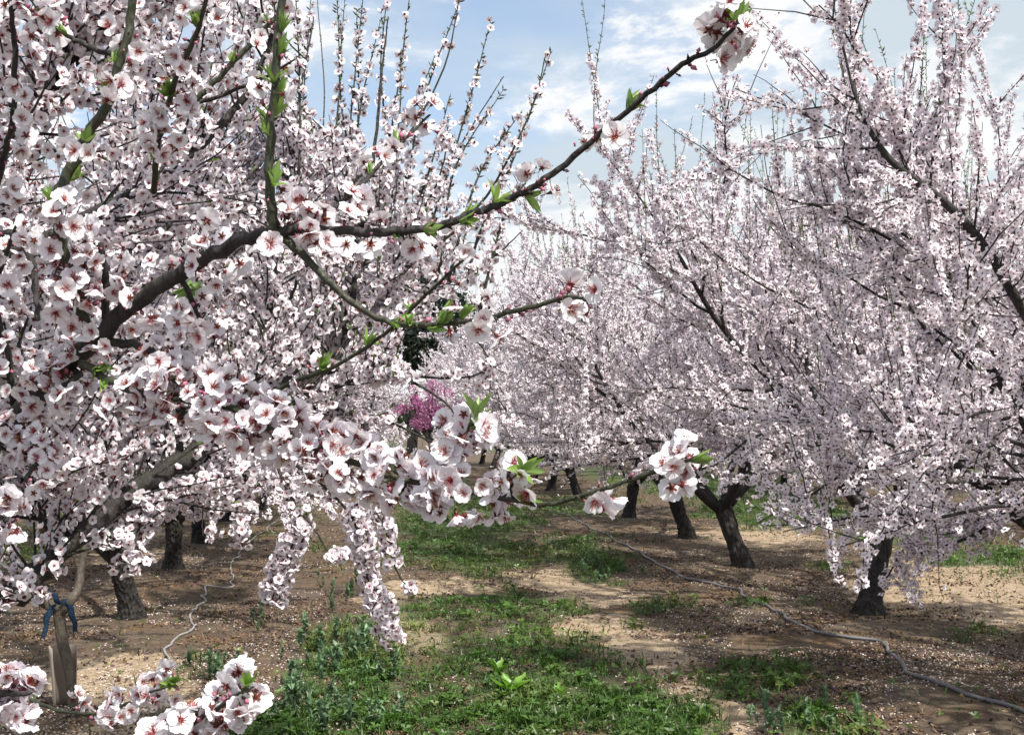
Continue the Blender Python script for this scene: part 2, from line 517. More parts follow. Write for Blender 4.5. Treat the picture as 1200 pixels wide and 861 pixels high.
DENS = 1.0
def sleeve(rng, P, dens, rad_, f0=0.0, f1=1.0, clump=0.5):
    """positions and facings of flowers that wrap a twig"""
    L = np.linalg.norm(np.diff(P[:, :3], axis=0), axis=1).sum()
    n = rng.poisson(dens * L * (f1 - f0) * DENS) if DENS == 1.0 else int(dens * L * (f1 - f0) * DENS + rng.uniform(.2, .9))
    if n == 0: return np.zeros((0, 3)), np.zeros((0, 3))
    s = rng.uniform(f0, f1, n)
    cl = np.round(s * L / 0.045) * 0.045 / max(L, 1e-6)
    s = np.clip(s * (1 - clump) + cl * clump, f0, f1)
    Q, T, _ = resample(P, s)
    rd = norm(np.cross(T, rng.normal(size=T.shape)))
    off = rad_ * rng.uniform(0.5, 1.1, (n, 1))
    pos = Q[:, :3] + rd * off + T * rng.normal(size=(n, 1)) * 0.006
    nr = norm(rd + 0.45 * rng.normal(size=T.shape) + 0.25 * T)
    return pos, nr

def grow(rng, p, d, L, n, wig, up):
    P = [np.array(p, float)]; d = norm(d)
    for i in range(n):
        d = norm(d + wig * rng.normal(size=3) + np.array([0, 0, up]))
        P.append(P[-1] + d * L / n)
    return np.array(P)

def side_dir(rng, T, ang, upb=0.0):
    """direction leaving tangent T at about ang radians"""
    r = norm(np.cross(T, rng.normal(size=3)))
    return norm(T * math.cos(ang) + r * math.sin(ang) + np.array([0, 0, upb]))

# ------------------------------------------------------------------ ground
def grounded(px, py): return ground_at(px, py)[:2]

def Z(x, y):
    x = np.asarray(x, float); y = np.asarray(y, float)
    near = np.clip(1.2 - np.hypot(x, y) / 60, 0, 1)
    return near * ((fbm(x * 0.9, y * 0.9, 3, 3) - 0.5) * 0.07 + (fbm(x * 4, y * 4, 9, 2) - 0.5) * 0.040)

# measured spots of the ground (photo pixel centre and radii), laid down on the real ground plane
GRASS = [(600, 830, 170, 46, 1.0), (420, 800, 85, 75, .85), (700, 845, 130, 42, 1), (520, 648, 75, 26, 1), (545, 603, 95, 30, 1.0),
         (640, 652, 110, 20, .8), (700, 668, 32, 14, .9), (560, 712, 90, 16, .8), (640, 712, 60, 9, .9), (610, 765, 110, 38, .6),
         (890, 800, 78, 20, .9), (960, 850, 60, 22, .7), (910, 598, 85, 24, 1), (1150, 655, 62, 14, .95), (850, 570, 90, 20, .8),
         (770, 712, 40, 8, .6), (380, 860, 110, 30, .8), (1060, 628, 60, 12, .6), (745, 735, 22, 6, .5), (985, 668, 20, 8, .6),
         (20, 650, 50, 14, .7), (350, 600, 40, 8, .5), (395, 650, 45, 12, .5), (680, 590, 60, 12, .7), (1150, 750, 40, 10, .4),
         (860, 702, 22, 6, .5), (915, 700, 14, 6, .5), (240, 780, 40, 16, .3), (575, 680, 30, 8, .5), (330, 630, 40, 8, .4),
         (640, 790, 100, 30, .7), (500, 760, 60, 40, .5)]
SAND = [(760, 770, 62, 34, 1), (830, 830, 75, 36, 1), (700, 730, 70, 17, .9), (640, 684, 75, 10, 1), (130, 800, 110, 38, 1),
        (470, 695, 60, 14, .9), (485, 735, 34, 26, .9), (1100, 690, 130, 34, .85), (890, 628, 90, 14, .9), (1000, 745, 40, 18, .3),
        (1180, 710, 60, 24, .8), (700, 700, 60, 10, .7), (440, 610, 20, 20, .4), (560, 690, 40, 9, .7), (1060, 655, 60, 12, .7),
        (200, 860, 160, 24, .7), (480, 850, 60, 8, .5), (760, 620, 60, 10, .5), (150, 655, 70, 8, .7), (850, 655, 60, 10, .5)]
def spots(x, y, S):
    P = np.stack([x, y, np.zeros_like(x)], -1)
    px, py, d = project(P)
    out = np.zeros_like(x)
    jx = (fbm(x * 1.3, y * 1.3, 21, 3) - .5) * 90
    jy = (fbm(x * 1.5, y * 1.5, 31, 3) - .5) * 26
    for cx, cy, rx, ry, s in S:
        q = ((px + jx - cx) / rx) ** 2 + ((py + jy - cy) / ry) ** 2
        out = np.maximum(out, s * np.clip(1.35 - q * 0.9, 0, 1))
    return np.where(d > 1, out, 0)

def masks(x, y):
    g = spots(x, y, GRASS); s = spots(x, y, SAND)
    far = np.clip((y - 21) / 10, 0, 1)
    corr = np.abs(((x - 1.1 + 3.1) % 6.2) - 3.1)
    gen = np.clip(1.25 - corr / 1.7, 0, 1) * (0.5 + 0.7 * fbm(x * .6, y * .6, 77, 3))
    g = np.maximum(g, gen * far)
    outside = ((x > 6.3) | (x < -3.4))
    g = np.maximum(g, np.where(outside, gen * 0.45, 0))
    return np.clip(g, 0, 1), np.clip(s, 0, 1)

ys = [-40, -20, -10, -5, -2, 0, 1.5, 2.5, 3.2]
y = 3.8
while y < 1800:
    ys.append(y); y += max(0.05, 0.011 * y)
xs = list(np.arange(-13, 22, 0.1))
x, st = xs[-1], 0.1
R_ = []
while x < 1500: st *= 1.13; x += st; R_.append(x)
x, st = xs[0], 0.1
L_ = []
while x > -1500: st *= 1.13; x -= st; L_.append(x)
xs = np.array(L_[::-1] + xs + R_); ys = np.array(ys)
X, Y = np.meshgrid(xs, ys, indexing='ij')
g_m, s_m = masks(X.ravel(), Y.ravel())
V = np.stack([X.ravel(), Y.ravel(), Z(X.ravel(), Y.ravel())], 1)
ny = len(ys)
i = np.arange(len(xs) - 1)[:, None] * ny; j = np.arange(ny - 1)[None]
F = np.stack([i + j, i + ny + j, i + ny + j + 1, i + j + 1], -1).reshape(-1, 4)

def ground_material():
    m, nt, out = new_mat('orchard_soil'); N, L = nt.nodes, nt.links
    p = N.new('ShaderNodeBsdfPrincipled'); p.inputs['Roughness'].default_value = 0.95
    a = N.new('ShaderNodeAttribute'); a.attribute_name = 'Col'
    sp = N.new('ShaderNodeSeparateColor'); L.new(a.outputs['Color'], sp.inputs[0])
    tcn = N.new('ShaderNodeTexCoord')
    def noise(sc, det=5, ro=0.6):
        n = N.new('ShaderNodeTexNoise'); n.inputs['Scale'].default_value = sc; n.inputs['Detail'].default_value = det
        n.inputs['Roughness'].default_value = ro; L.new(tcn.outputs['Object'], n.inputs[0]); return n.outputs[0]
    def mth(op, x_, y_):
        n = N.new('ShaderNodeMath'); n.operation = op
        for k, v in enumerate((x_, y_)):
            if isinstance(v, (int, float)): n.inputs[k].default_value = v
            else: L.new(v, n.inputs[k])
        return n.outputs[0]
    def mr(v, a0, a1):
        n = N.new('ShaderNodeMapRange'); n.interpolation_type = 'SMOOTHSTEP'
        n.inputs[1].default_value = a0; n.inputs[2].default_value = a1; L.new(v, n.inputs[0]); return n.outputs[0]
    def mix(f, c1, c2):
        n = N.new('ShaderNodeMix'); n.data_type = 'RGBA'; L.new(f, n.inputs[0])
        for k, c in ((6, c1), (7, c2)):
            if isinstance(c, tuple): n.inputs[k].default_value = (*c, 1)
            else: L.new(c, n.inputs[k])
        return n.outputs[2]
    n1, n2, n3, n4, n5 = noise(1.7), noise(9, 6, .7), noise(55, 4, .7), noise(0.6), noise(160, 2, .6)
    base = mix(mr(n2, .36, .66), (.045, .031, .019), (.130, .092, .057))
    base = mix(mr(n1, .5, .68), base, (.13, .075, .032))                  # rusty moss tone
    base = mix(mr(n3, .54, .70), base, (.05, .034, .032))                 # dark crumbs
    base = mix(mr(n4, .52, .70), base, (.105, .080, .064))                 # greyer litter
    sand = mix(mr(n2, .35, .68), (.28, .205, .13), (.47, .365, .245))
    sand = mix(mr(n3, .56, .66), sand, (.15, .105, .065))
    sand = mix(mr(n5, .50, .70), sand, (.25, .18, .12))
    base = mix(mr(n5, .55, .72), base, (.24, .17, .11))
    grn = mix(mr(n2, .4, .6), (.040, .066, .020), (.085, .10, .035))
    sf = mr(mth('ADD', sp.outputs[1], mth('MULTIPLY', mth('SUBTRACT', n2, .5), 1.3)), .42, .78)
    gf = mr(mth('ADD', sp.outputs[0], mth('MULTIPLY', mth('SUBTRACT', n2, .5), 1.4)), .35, .75)
    c = mix(sf, base, sand)
    c = mix(gf, c, grn)
    L.new(c, p.inputs['Base Color'])
    b = N.new('ShaderNodeBump'); b.inputs['Strength'].default_value = 0.9; b.inputs['Distance'].default_value = 0.03
    h = mth('ADD', mth('ADD', n2, mth('MULTIPLY', n3, .45)), mth('MULTIPLY', n5, .15))
    L.new(h, b.inputs['Height']); L.new(b.outputs[0], p.inputs['Normal'])
    L.new(p.outputs[0], out.inputs[0])
    return m
acc = Acc()
acc.add(V, [(F, 0)], np.stack([g_m, s_m, 0 * g_m], 1))
tag(acc.build('ground', [ground_material()]), kind='structure')

# ------------------------------------------------------------------ ground cover
rng = np.random.default_rng(11)
def ground_samples(n, y0=4.2, y1=30.0, pad=0.6):
    """points on the visible ground wedge, density falling with distance"""
    u = rng.uniform(0, 1, n)
    yy = y0 * (y1 / y0) ** u
    x0 = -0.33 * yy - pad; x1 = 0.57 * yy + pad
    xx = x0 + (x1 - x0) * rng.uniform(0, 1, n)
    return xx, yy

# short grass: bent blades and small round leaves in tufts
xx, yy = ground_samples(330000, 4.6, 34)
g, s = masks(xx, yy)
tuft = fbm(xx * 7, yy * 7, 5, 3)
keep = rng.uniform(0, 1, len(xx)) < np.clip((g - 0.10) * 1.3 * (0.15 + 2.6 * np.clip(tuft - .28, 0, 1)), 0, 1) + 0.012
xx, yy, g, tuft = xx[keep], yy[keep], g[keep], tuft[keep]
n = len(xx)
def blade(w):
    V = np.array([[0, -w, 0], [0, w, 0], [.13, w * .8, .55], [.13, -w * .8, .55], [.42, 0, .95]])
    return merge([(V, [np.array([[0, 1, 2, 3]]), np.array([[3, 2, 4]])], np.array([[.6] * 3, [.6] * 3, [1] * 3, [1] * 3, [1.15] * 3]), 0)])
def clover():
    ps = []
    for k in range(3):
        V = np.array([[0, 0, .5], [.16, -.14, .6], [.34, 0, .58], [.16, .14, .6]])
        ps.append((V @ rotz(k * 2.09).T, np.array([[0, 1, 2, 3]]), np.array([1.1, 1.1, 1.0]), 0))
    return merge(ps)
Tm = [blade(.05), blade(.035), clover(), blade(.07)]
acc = Acc()
which = rng.choice(4, n, p=[.3, .25, .27, .18])
nr = norm(np.stack([rng.normal(size=n) * .38, rng.normal(size=n) * .38, np.ones(n)], 1))
R = frames(nr, rng)
h = (0.032 + 0.055 * np.clip((tuft - .35) * 2.4, 0, 1)) * rng.uniform(.5, 1.5, n) * (1 + np.clip((yy - 8) / 25, 0, 1) * .5)
dry = (fbm(xx * 1.1, yy * 1.1, 91, 3) - .42) * 2.2 + rng.normal(size=n) * .16
dry = np.clip(dry - g * .25, 0, 1)[:, None]
tn = (1 - dry) * np.array([.058, .125, .020]) + dry * np.array([.16, .165, .05])
tn = tn * rng.uniform(.65, 1.4, (n, 1)) * (1 + .35 * (fbm(xx * .8, yy * .8, 15, 2)[:, None] - .5))
pos = np.stack([xx, yy, Z(xx, yy) - .004], 1)
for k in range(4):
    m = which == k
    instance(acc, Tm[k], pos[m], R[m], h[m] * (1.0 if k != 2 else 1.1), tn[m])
tag(acc.build('grass', [M_GRASS], smooth=False), 'short green grass growing in patches between the rows', 'grass', kind='stuff')

# fallen petals
xx, yy = ground_samples(190000, 4.4, 30)
c = fbm(xx * 1.4, yy * 1.4, 44, 4)
rowd = np.minimum(np.abs(xx + 1.9), np.abs(xx - 4.2))
pr = np.clip((c - .40) * 4.0, 0, 1) * np.clip(1.15 - rowd / 3.0, 0.16, 1) * (1 - .65 * masks(xx, yy)[0])
keep = rng.uniform(0, 1, len(xx)) < pr
xx, yy = xx[keep], yy[keep]; n = len(xx)
V = np.array([[-1, 0, 0], [0, -.7, .12], [1, 0, .3], [0, .7, .05]])
T = merge([(V, np.array([[0, 1, 2, 3]]), np.array([1, 1, 1]), 0)])
nr = norm(np.stack([rng.normal(size=n) * .45, rng.normal(size=n) * .45, np.ones(n)], 1))
acc = Acc()
mixc = rng.uniform(0, 1, (n, 1)) ** 1.3
tn = (1 - mixc) * np.array([.66, .59, .57]) + mixc * np.array([.30, .22, .17])
instance(acc, T, np.stack([xx, yy, Z(xx, yy) + .006], 1), frames(nr, rng), rng.uniform(.0055, .0095, n), tn)
tag(acc.build('fallen_petals', [M_FALLEN], smooth=False), 'pale fallen almond petals strewn over the soil', 'petals', kind='stuff')

# dead leaves, stems and crumbs of soil
xx, yy = ground_samples(260000, 4.4, 26)
g, s = masks(xx, yy)
c = fbm(xx * 1.9, yy * 1.9, 61, 4)
keep = rng.uniform(0, 1, len(xx)) < np.clip((c - .38) * 3.0, 0.03, 1) * (1 - .55 * s) * .9
xx, yy = xx[keep], yy[keep]; n = len(xx)
nr = norm(np.stack([rng.normal(size=n) * .7, rng.normal(size=n) * .7, np.ones(n)], 1))
acc = Acc()
cols = np.array([[.10, .062, .045], [.045, .032, .032], [.19, .12, .07], [.12, .085, .085], [.24, .17, .11]])
tn = cols[rng.integers(5, size=n)] * rng.uniform(.7, 1.2, (n, 1))
R = frames(nr, rng); pos = np.stack([xx, yy, Z(xx, yy) + .005], 1)
ln = rng.uniform(0, 1, n) < .5
Ts = merge([(V * np.array([1, .22, 1]), np.array([[0, 1, 2, 3]]), np.array([1, 1, 1]), 0)])
Tc = merge([(OCT * np.array([.5, .6, .35]), OCTF, np.array([1, 1, 1]), 0)])
instance(acc, Ts, pos[ln], R[ln], rng.uniform(.012, .035, ln.sum()), tn[ln])
instance(acc, Tc, pos[~ln], R[~ln], rng.uniform(.25, 1, (~ln).sum()) ** 3 * .034 + .004, tn[~ln])
tag(acc.build('dry_litter', [M_LITTER], smooth=False), 'brown dead leaves, stems and clods lying on the soil', 'litter', kind='stuff')

# taller blue-green weeds by the grass strip
def weed(rng):
    parts = []
    hgt = 1.0
    for k in range(26):
        t = rng.uniform(.12, 1.0)
        V, F, C = leaf_t(rng, rng.uniform(.16, .30), rng.uniform(.10, .16), (1, 1, 1))
        e = rng.uniform(.2, 1.0)
        d = np.array([math.cos(e), 0, math.sin(e)]); Rr = np.stack([d, [0, 1, 0], np.cross(d, [0, 1, 0])], 1)
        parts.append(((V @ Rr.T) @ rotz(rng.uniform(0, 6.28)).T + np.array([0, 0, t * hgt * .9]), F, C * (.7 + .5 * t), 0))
    V, F = cone(4, .018, 0, .008, .95); parts.append((V, F, np.array([.9, .8, .6]), 0))
    return merge(parts)
WE = [weed(rng) for _ in range(4)]
pts = []
for cx, cy, rx, ry, cnt in ((385, 790, 55, 40, 30), (420, 850, 70, 22, 14), (345, 830, 30, 20, 12), (430, 760, 22, 20, 16), (310, 735, 12, 10, 5), (930, 850, 60, 14, 14), (250, 790, 20, 14, 8), (700, 672, 25, 8, 14), (395, 700, 20, 20, 8)):
    for _ in range(cnt):
        gx, gy = grounded(cx + rng.normal() * rx * .6, cy + rng.normal() * ry * .6); pts.append((gx, gy))
pts = np.array(pts)
nr = norm(np.stack([rng.normal(size=len(pts)) * .16, rng.normal(size=len(pts)) * .16, np.ones(len(pts))], 1))
acc = Acc(); R = frames(nr, rng); wh = rng.integers(4, size=len(pts))
tn = np.array([.11, .18, .095]) * rng.uniform(.7, 1.4, (len(pts), 1))
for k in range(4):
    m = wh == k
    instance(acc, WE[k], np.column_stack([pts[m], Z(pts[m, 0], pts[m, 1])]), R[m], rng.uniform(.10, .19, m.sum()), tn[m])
tag(acc.build('tall_weeds', [M_GRASS], smooth=False), 'blue-green leafy weeds standing at the left edge of the grass strip', 'weeds', kind='stuff')

# broad-leaved weeds, one by one
for k, (px, py, sz, lab) in enumerate((
        (600, 812, .17, 'largest bright green broad-leaved weed in the near grass strip'),
        (655, 818, .10, 'small bright green broad-leaved weed in the grass, right of the largest one'),
        (583, 790, .13, 'bright green broad-leaved weed at the upper edge of the near grass patch'))):
    rg = np.random.default_rng(70 + k)
    gp = ground_at(px, py); r0 = empty('broadleaf_weed', (gp[0], gp[1], float(Z(gp[0], gp[1]))))
    tag(r0, lab, 'weed', 'broad-leaved weeds in the grass')
    for q in range(8):
        V, F, C = leaf_t(rg, rg.uniform(.7, 1.1), .34, (.17, .36, .03))
        V[:, 1] += .05 * np.sin(V[:, 0] * 14)
        e = rg.uniform(.45, 1.15); d = np.array([math.cos(e), 0, math.sin(e)]); Rr = np.stack([d, [0, 1, 0], np.cross(d, [0, 1, 0])], 1)
        a_ = Acc(); a_.add(((V @ Rr.T) @ rotz(q * .785 + rg.normal() * .2).T) * sz, [(F, 0)], C)
        a_.build('leaf', [M_LEAF], r0)

# ------------------------------------------------------------------ irrigation hoses
def simple_mat(name, col, rough=0.5, nscale=30, var=0.25, bump=0.1, trans=0.0):
    m, nt, out = new_mat(name); N, L = nt.nodes, nt.links
    p = N.new('ShaderNodeBsdfPrincipled'); p.inputs['Roughness'].default_value = rough
    tcn = N.new('ShaderNodeTexCoord'); n1 = N.new('ShaderNodeTexNoise'); n1.inputs['Scale'].default_value = nscale; n1.inputs['Detail'].default_value = 5
    L.new(tcn.outputs['Object'], n1.inputs[0])
    mx = N.new('ShaderNodeMix'); mx.data_type = 'RGBA'
    mx.inputs[6].default_value = (*[c * (1 - var) for c in col], 1); mx.inputs[7].default_value = (*[min(1, c * (1 + var)) for c in col], 1)
    L.new(n1.outputs[0], mx.inputs[0]); L.new(mx.outputs[2], p.inputs['Base Color'])
    b = N.new('ShaderNodeBump'); b.inputs['Strength'].default_value = bump; b.inputs['Distance'].default_value = .01
    L.new(n1.outputs[0], b.inputs['Height']); L.new(b.outputs[0], p.inputs['Normal'])
    if trans > 0:
        t = N.new('ShaderNodeBsdfTranslucent'); L.new(mx.outputs[2], t.inputs[0])
        ms = N.new('ShaderNodeMixShader'); ms.inputs[0].default_value = trans
        L.new(p.outputs[0], ms.inputs[1]); L.new(t.outputs[0], ms.inputs[2]); L.new(ms.outputs[0], out.inputs[0])
    else: L.new(p.outputs[0], out.inputs[0])
    return m
M_HOSE = simple_mat('grey_hose', (.14, .14, .145), .4, 12, .35)
M_HOSE2 = simple_mat('pale_hose', (.28, .27, .27), .5, 12, .35)

def hose(pix, r, mat, label):
    W = np.array([[*grounded(a, b), 0] for a, b in pix])
    P = smooth_path(W, 10)
    P[:, 0] += (fbm(P[:, 0] * 3, P[:, 1] * 3, 8, 3) - .5) * .16
    P[:, 2] = Z(P[:, 0], P[:, 1]) + r * 1.05
    a_ = Acc(); tube(a_, P, r, 10)
    return tag(a_.build('irrigation_hose', [mat]), label, 'hose', 'drip hoses lying along the rows')
hose([(1290, 872), (1200, 838), (1130, 817), (1075, 795), (1040, 768), (1028, 755), (990, 751), (950, 741), (905, 718), (870, 698), (855, 690),
      (800, 678), (760, 655), (710, 628), (670, 607), (640, 598), (600, 583), (560, 566), (530, 555)], .0125, M_HOSE,
     'dark grey drip hose snaking along the foot of the right-hand row')
hose([(160, 920), (178, 860), (200, 835), (197, 800), (192, 772), (200, 752), (222, 738), (225, 718), (240, 700), (245, 688), (272, 686), (270, 665),
      (280, 650), (300, 630), (325, 611), (350, 590), (370, 575)], .0085, M_HOSE2,
     'thin pale drip hose winding along the foot of the left-hand row')

# ------------------------------------------------------------------ orchard tree prototypes
def orchard_tree(seed, name='almond_tree', nfl=72, height=1.0, fl_t=None, radius=1.14, trunk_r=.092):
    rg = np.random.default_rng(seed)
    root = empty(name, (0, 0, 0))
    lean = rg.normal(size=2) * .05
    ht = rg.uniform(.48, .60)
    P = np.array([[0, 0, -.12], [0, 0, .0], [lean[0] * .3, lean[1] * .3, .12], [lean[0], lean[1], ht * .55], [lean[0] * 1.8, lean[1] * 1.8, ht], [lean[0] * 2, lean[1] * 2, ht + .10]])
    P = smooth_path(np.column_stack([P, [trunk_r * 1.9, trunk_r * 1.42, trunk_r * 1.06, trunk_r * .92, trunk_r * 1.02, trunk_r * .7]]), 6)
    a_ = Acc(); tube(a_, P[:, :3], P[:, 3], 22, lumps=.10, rng=rg)
    a_.build('trunk', [M_BARK], root)
    top = P[-1, :3] - np.array([0, 0, .12])
    fl = Acc(); lf = Acc()
    T = fl_t or LOW
    nl = rg.integers(4, 6)
    az0 = rg.uniform(0, 6.28)
    def flowers(Pt, dens, rd, f0=0, f1=1):
        p_, n_ = sleeve(rg, Pt, dens, rd, f0, f1)
        scatter_flowers(fl, T, p_, n_, .0255, rg)
    def shoot(p, d, L):
        Pt = grow(rg, p, d, L, 7, .05, .10)
        tube(tw, Pt, np.linspace(.0045, .0016, 8), 3, 1, cap=False)
        flowers(Pt, nfl * rg.choice([.2, .7, 1.2, 1.7]), .022, 0, rg.uniform(.3, .85))
        k = int(L * 34)
        Q, Tn, _ = resample(Pt, rg.uniform(.2, 1, k))
        rd = norm(np.cross(Tn, rg.normal(size=Tn.shape)))
        nn = norm(rd + Tn * .8)
        instance(fl, SPUR, Q, frames(nn, rg), rg.uniform(.02, .045, k))
        m = rg.uniform(size=k) < .35
        instance(lf, LEAFLOW[0], Q[m], frames(nn[m], rg), rg.uniform(.014, .028, m.sum()), rg.uniform(.7, 1.2, (m.sum(), 1)) * np.ones((1, 3)))
    for li in range(nl):
        tw = Acc()
        az = az0 + li * 6.283 / nl + rg.normal() * .2
        el = rg.uniform(.66, .88)
        d = np.array([math.cos(az) * math.cos(el), math.sin(az) * math.cos(el), math.sin(el)])
        Ll = rg.uniform(2.5, 3.1) * height
        Pl = grow(rg, top, d, Ll, 12, .075, .05)
        r0 = trunk_r * rg.uniform(.5, .66)
        tube(tw, Pl, np.linspace(r0, .010, 13), 9, 0, lumps=.06, rng=rg)
        nsec = rg.integers(15, 18)
        for si in range(nsec):
            f = (si + rg.uniform(.2, .9)) / nsec * .82 + .16
            Q, Tn, _ = resample(Pl, [f])
            out = np.array([math.cos(az), math.sin(az), 0])
            dd = side_dir(rg, Tn[0], rg.uniform(.7, 1.15))
            rel = Q[0, :2] - top[:2]; rel = rel / (np.linalg.norm(rel) + .05)
            low = f < .5
            dd = norm(dd + .45 * np.array([rel[0], rel[1], 0]) * radius + np.array([0, 0, -.17 if low else .22]))
            Ls = rg.uniform(.8, 1.5) * (1.25 if low else 1.0) * radius
            droop = -.045 if low else rg.uniform(.0, .10)
            Ps = grow(rg, Q[0], dd, Ls, 9, .13, droop)
            zf = rg.uniform(1.02, 1.4); Ps[:, 2] = np.where(Ps[:, 2] < zf, zf + (Ps[:, 2] - zf) * .25, Ps[:, 2])
            rs = .018 * (1 - f * .5)
            tube(tw, Ps, np.linspace(rs, .0035, 10), 5, 0, cap=False)
            flowers(Ps, nfl * .8, .032, .2, 1)
            nt_ = rg.integers(10, 14)
            for ti in range(nt_):
                ft = rg.uniform(.12, 1.0)
                Qt, Tt, _ = resample(Ps, [ft])
                dt = side_dir(rg, Tt[0], rg.uniform(.5, 1.2), rg.uniform(-.15, .9))
                Lt = rg.uniform(.2, .75)
                Pt = grow(rg, Qt[0], dt, Lt, 5, .12, rg.uniform(-.06, .20))
                tube(tw, Pt, np.linspace(.0052, .0018, 6), 3, 0, cap=False)
                flowers(Pt, nfl * rg.choice([.15, .6, 1.0, 1.7]), .024)
            if rg.uniform() < (.75 if f > .45 else .15):
                for _ in range(rg.integers(1, 3)):
                    Qt, Tt, _ = resample(Ps, [rg.uniform(.2, 1)])
                    shoot(Qt[0], norm(np.array([rg.normal() * .22, rg.normal() * .22, 1])), rg.uniform(.6, 1.5))
        for _ in range(11):
            Qt, Tt, _ = resample(Pl, [rg.uniform(.6, 1)])
            shoot(Qt[0], norm(np.array([rg.normal() * .25, rg.normal() * .25, 1]) + Tt[0] * .5), rg.uniform(.9, 1.8))
        tw.build('limb', [M_LIMB, M_SHOOT], root)
    print('flowers', fl.n); b = fl.build('blossoms', [M_PETAL, M_CENTRE], root, smooth=False); tag(b, kind='stuff')
    b = lf.build('leaves', [M_LEAF], root, smooth=False); tag(b, kind='stuff')
    return root

protos = [orchard_tree(100 + k) for k in range(5)]
used = [False] * 5
ROWS_GROUP = 'blossoming almond trees in rows'
def place(kx, loc, rz, s, label, group=ROWS_GROUP):
    o = protos[kx]
    if used[kx]: o = copy_tree(o)
    used[kx] = True
    o.location = (loc[0], loc[1], float(Z(loc[0], loc[1]))); o.rotation_euler = (0, 0, rz); o.scale = (s, s, s)
    tag(o, label, 'tree', group)
    return o

rr = random.Random(4)
right = [((4.6, 6.7), 0, .93, 'near almond tree at the right edge, trunk out of view, one bare-backed bough reaching in'),
         (grounded(1018, 716), 1, 1.04, 'almond tree in blossom with the thickest visible trunk, nearest trunk of the right-hand row'),
         (grounded(870, 663), 2, 1.0, 'almond tree in blossom with a dark forked trunk, second visible trunk of the right-hand row'),
         (grounded(805, 631), 3, 1.0, 'almond tree in blossom with a slim straight trunk, third visible trunk of the right-hand row'),
         (grounded(737, 606), 4, 1.0, 'almond tree in blossom with a short leaning trunk, fourth visible trunk of the right-hand row')]
NR = None
for i, (p, k, s, lab) in enumerate(right):
    o_ = place(k, p, [0.4, 2.6, 1.1, 4.0, 5.2][i], s * 1.07, lab)
    if i == 0: NR = o_
left = [(grounded(154, 724), 3, .95, 'almond tree in blossom with a thick dark trunk, first trunk behind the young tree'),
        (grounded(203, 668), 0, .97, 'almond tree in blossom, second trunk behind the young tree, bare and leaning'),
        (grounded(234, 637), 2, .97, 'almond tree in blossom, third trunk behind the young tree on the left'),
        (grounded(266, 611), 1, .97, 'almond tree in blossom, fourth and faintest trunk behind the young tree on the left')]
# one long bare-backed bough of the near right-hand tree, crossing the upper right of the view
lb, lf_ = Acc(), Acc(); rg = np.random.default_rng(55)
base = np.array([4.6, 6.7, .0])
tube(lb, smooth_path(np.array([base + [0, 0, .55], at(1262, 560, 7.1)]), 6), np.linspace(.05, .018, 7), 8)
Pl = smooth_path(np.column_stack([[base + [0, 0, .55], at(1268, 480, 6.9), at(1200, 366, 6.6), at(1158, 296, 6.4), at(1110, 240, 6.3), at(1042, 186, 6.2), at(1005, 120, 6.2), at(985, 40, 6.2)],
                                  [.06, .042, .029, .026, .023, .018, .010, .004]]), 6)
tube(lb, Pl[:, :3], Pl[:, 3], 10, lumps=.08, rng=rg)
for _ in range(60):
    Q, T_, _l = resample(Pl, [rg.uniform(.3, 1)])
    Pt = grow(rg, Q[0, :3], side_dir(rg, T_[0], rg.uniform(.5, 1.2), rg.uniform(-.2, .5)), rg.uniform(.3, .9), 6, .12, rg.uniform(-.03, .08))
    Pt = Pt if project(Pt[-1:])[2][0] > 5.0 else Pt[:3]
    tube(lb, Pt, np.linspace(.0065, .0018, len(Pt)), 4, cap=False)
    p_, n_ = sleeve(rg, Pt, 85, .025, .15, 1)
    scatter_flowers(lf_, LOW, p_, n_, .0245, rg)
for path, dn in (([(1262, 560, 7.1), (1190, 586, 7.3), (1120, 600, 7.5), (1078, 622, 7.6), (1056, 648, 7.65), (1042, 672, 7.7), (1030, 692, 7.7)], 150),
                 ([(1262, 560, 7.1), (1200, 560, 7.5), (1110, 572, 7.8), (1048, 588, 8.0), (1000, 600, 8.1)], 120),
                 ([(1190, 586, 7.3), (1150, 622, 7.2), (1105, 640, 7.2), (1070, 650, 7.3)], 170)):
    Pq = smooth_path(np.array([at(*q) for q in path]), 6)
    tube(lb, Pq, np.linspace(.018, .003, len(Pq)), 6)
    p_, n_ = sleeve(rg, Pq, dn, .038, .1, 1); scatter_flowers(lf_, LOW, p_, n_, .0235, rg)
    for _ in range(16):
        Q, T_, _l = resample(Pq, [rg.uniform(.1, .95)])
        Pt = grow(rg, Q[0, :3], side_dir(rg, T_[0], rg.uniform(.5, 1.2), .1), rg.uniform(.12, .4), 5, .12, -.02)
        tube(lb, Pt, np.linspace(.004, .0016, len(Pt)), 3, cap=False)
        p_, n_ = sleeve(rg, Pt, 110, .025, .1, 1); scatter_flowers(lf_, LOW, p_, n_, .0235, rg)
iv = NR.location.copy(); NRs = NR.scale[0]
def to_local(ob):
    ob.matrix_basis = (Matrix.Translation(NR.location) @ Matrix.Rotation(NR.rotation_euler[2], 4, 'Z') @ Matrix.Scale(NRs, 4)).inverted()
ob = lb.build('limb', [M_LIMB], NR); to_local(ob)
ob2 = lf_.build('blossoms', [M_PETAL, M_CENTRE], NR, smooth=False); to_local(ob2); tag(ob2, kind='stuff')
for i, (p, k, s, lab) in enumerate(left): place(k, p, [5.0, 2.0, 3.3, .7][i], s, lab)
FARG = {1: 'distant almond trees of the right-hand row', -1: 'distant almond trees of the left-hand row'}
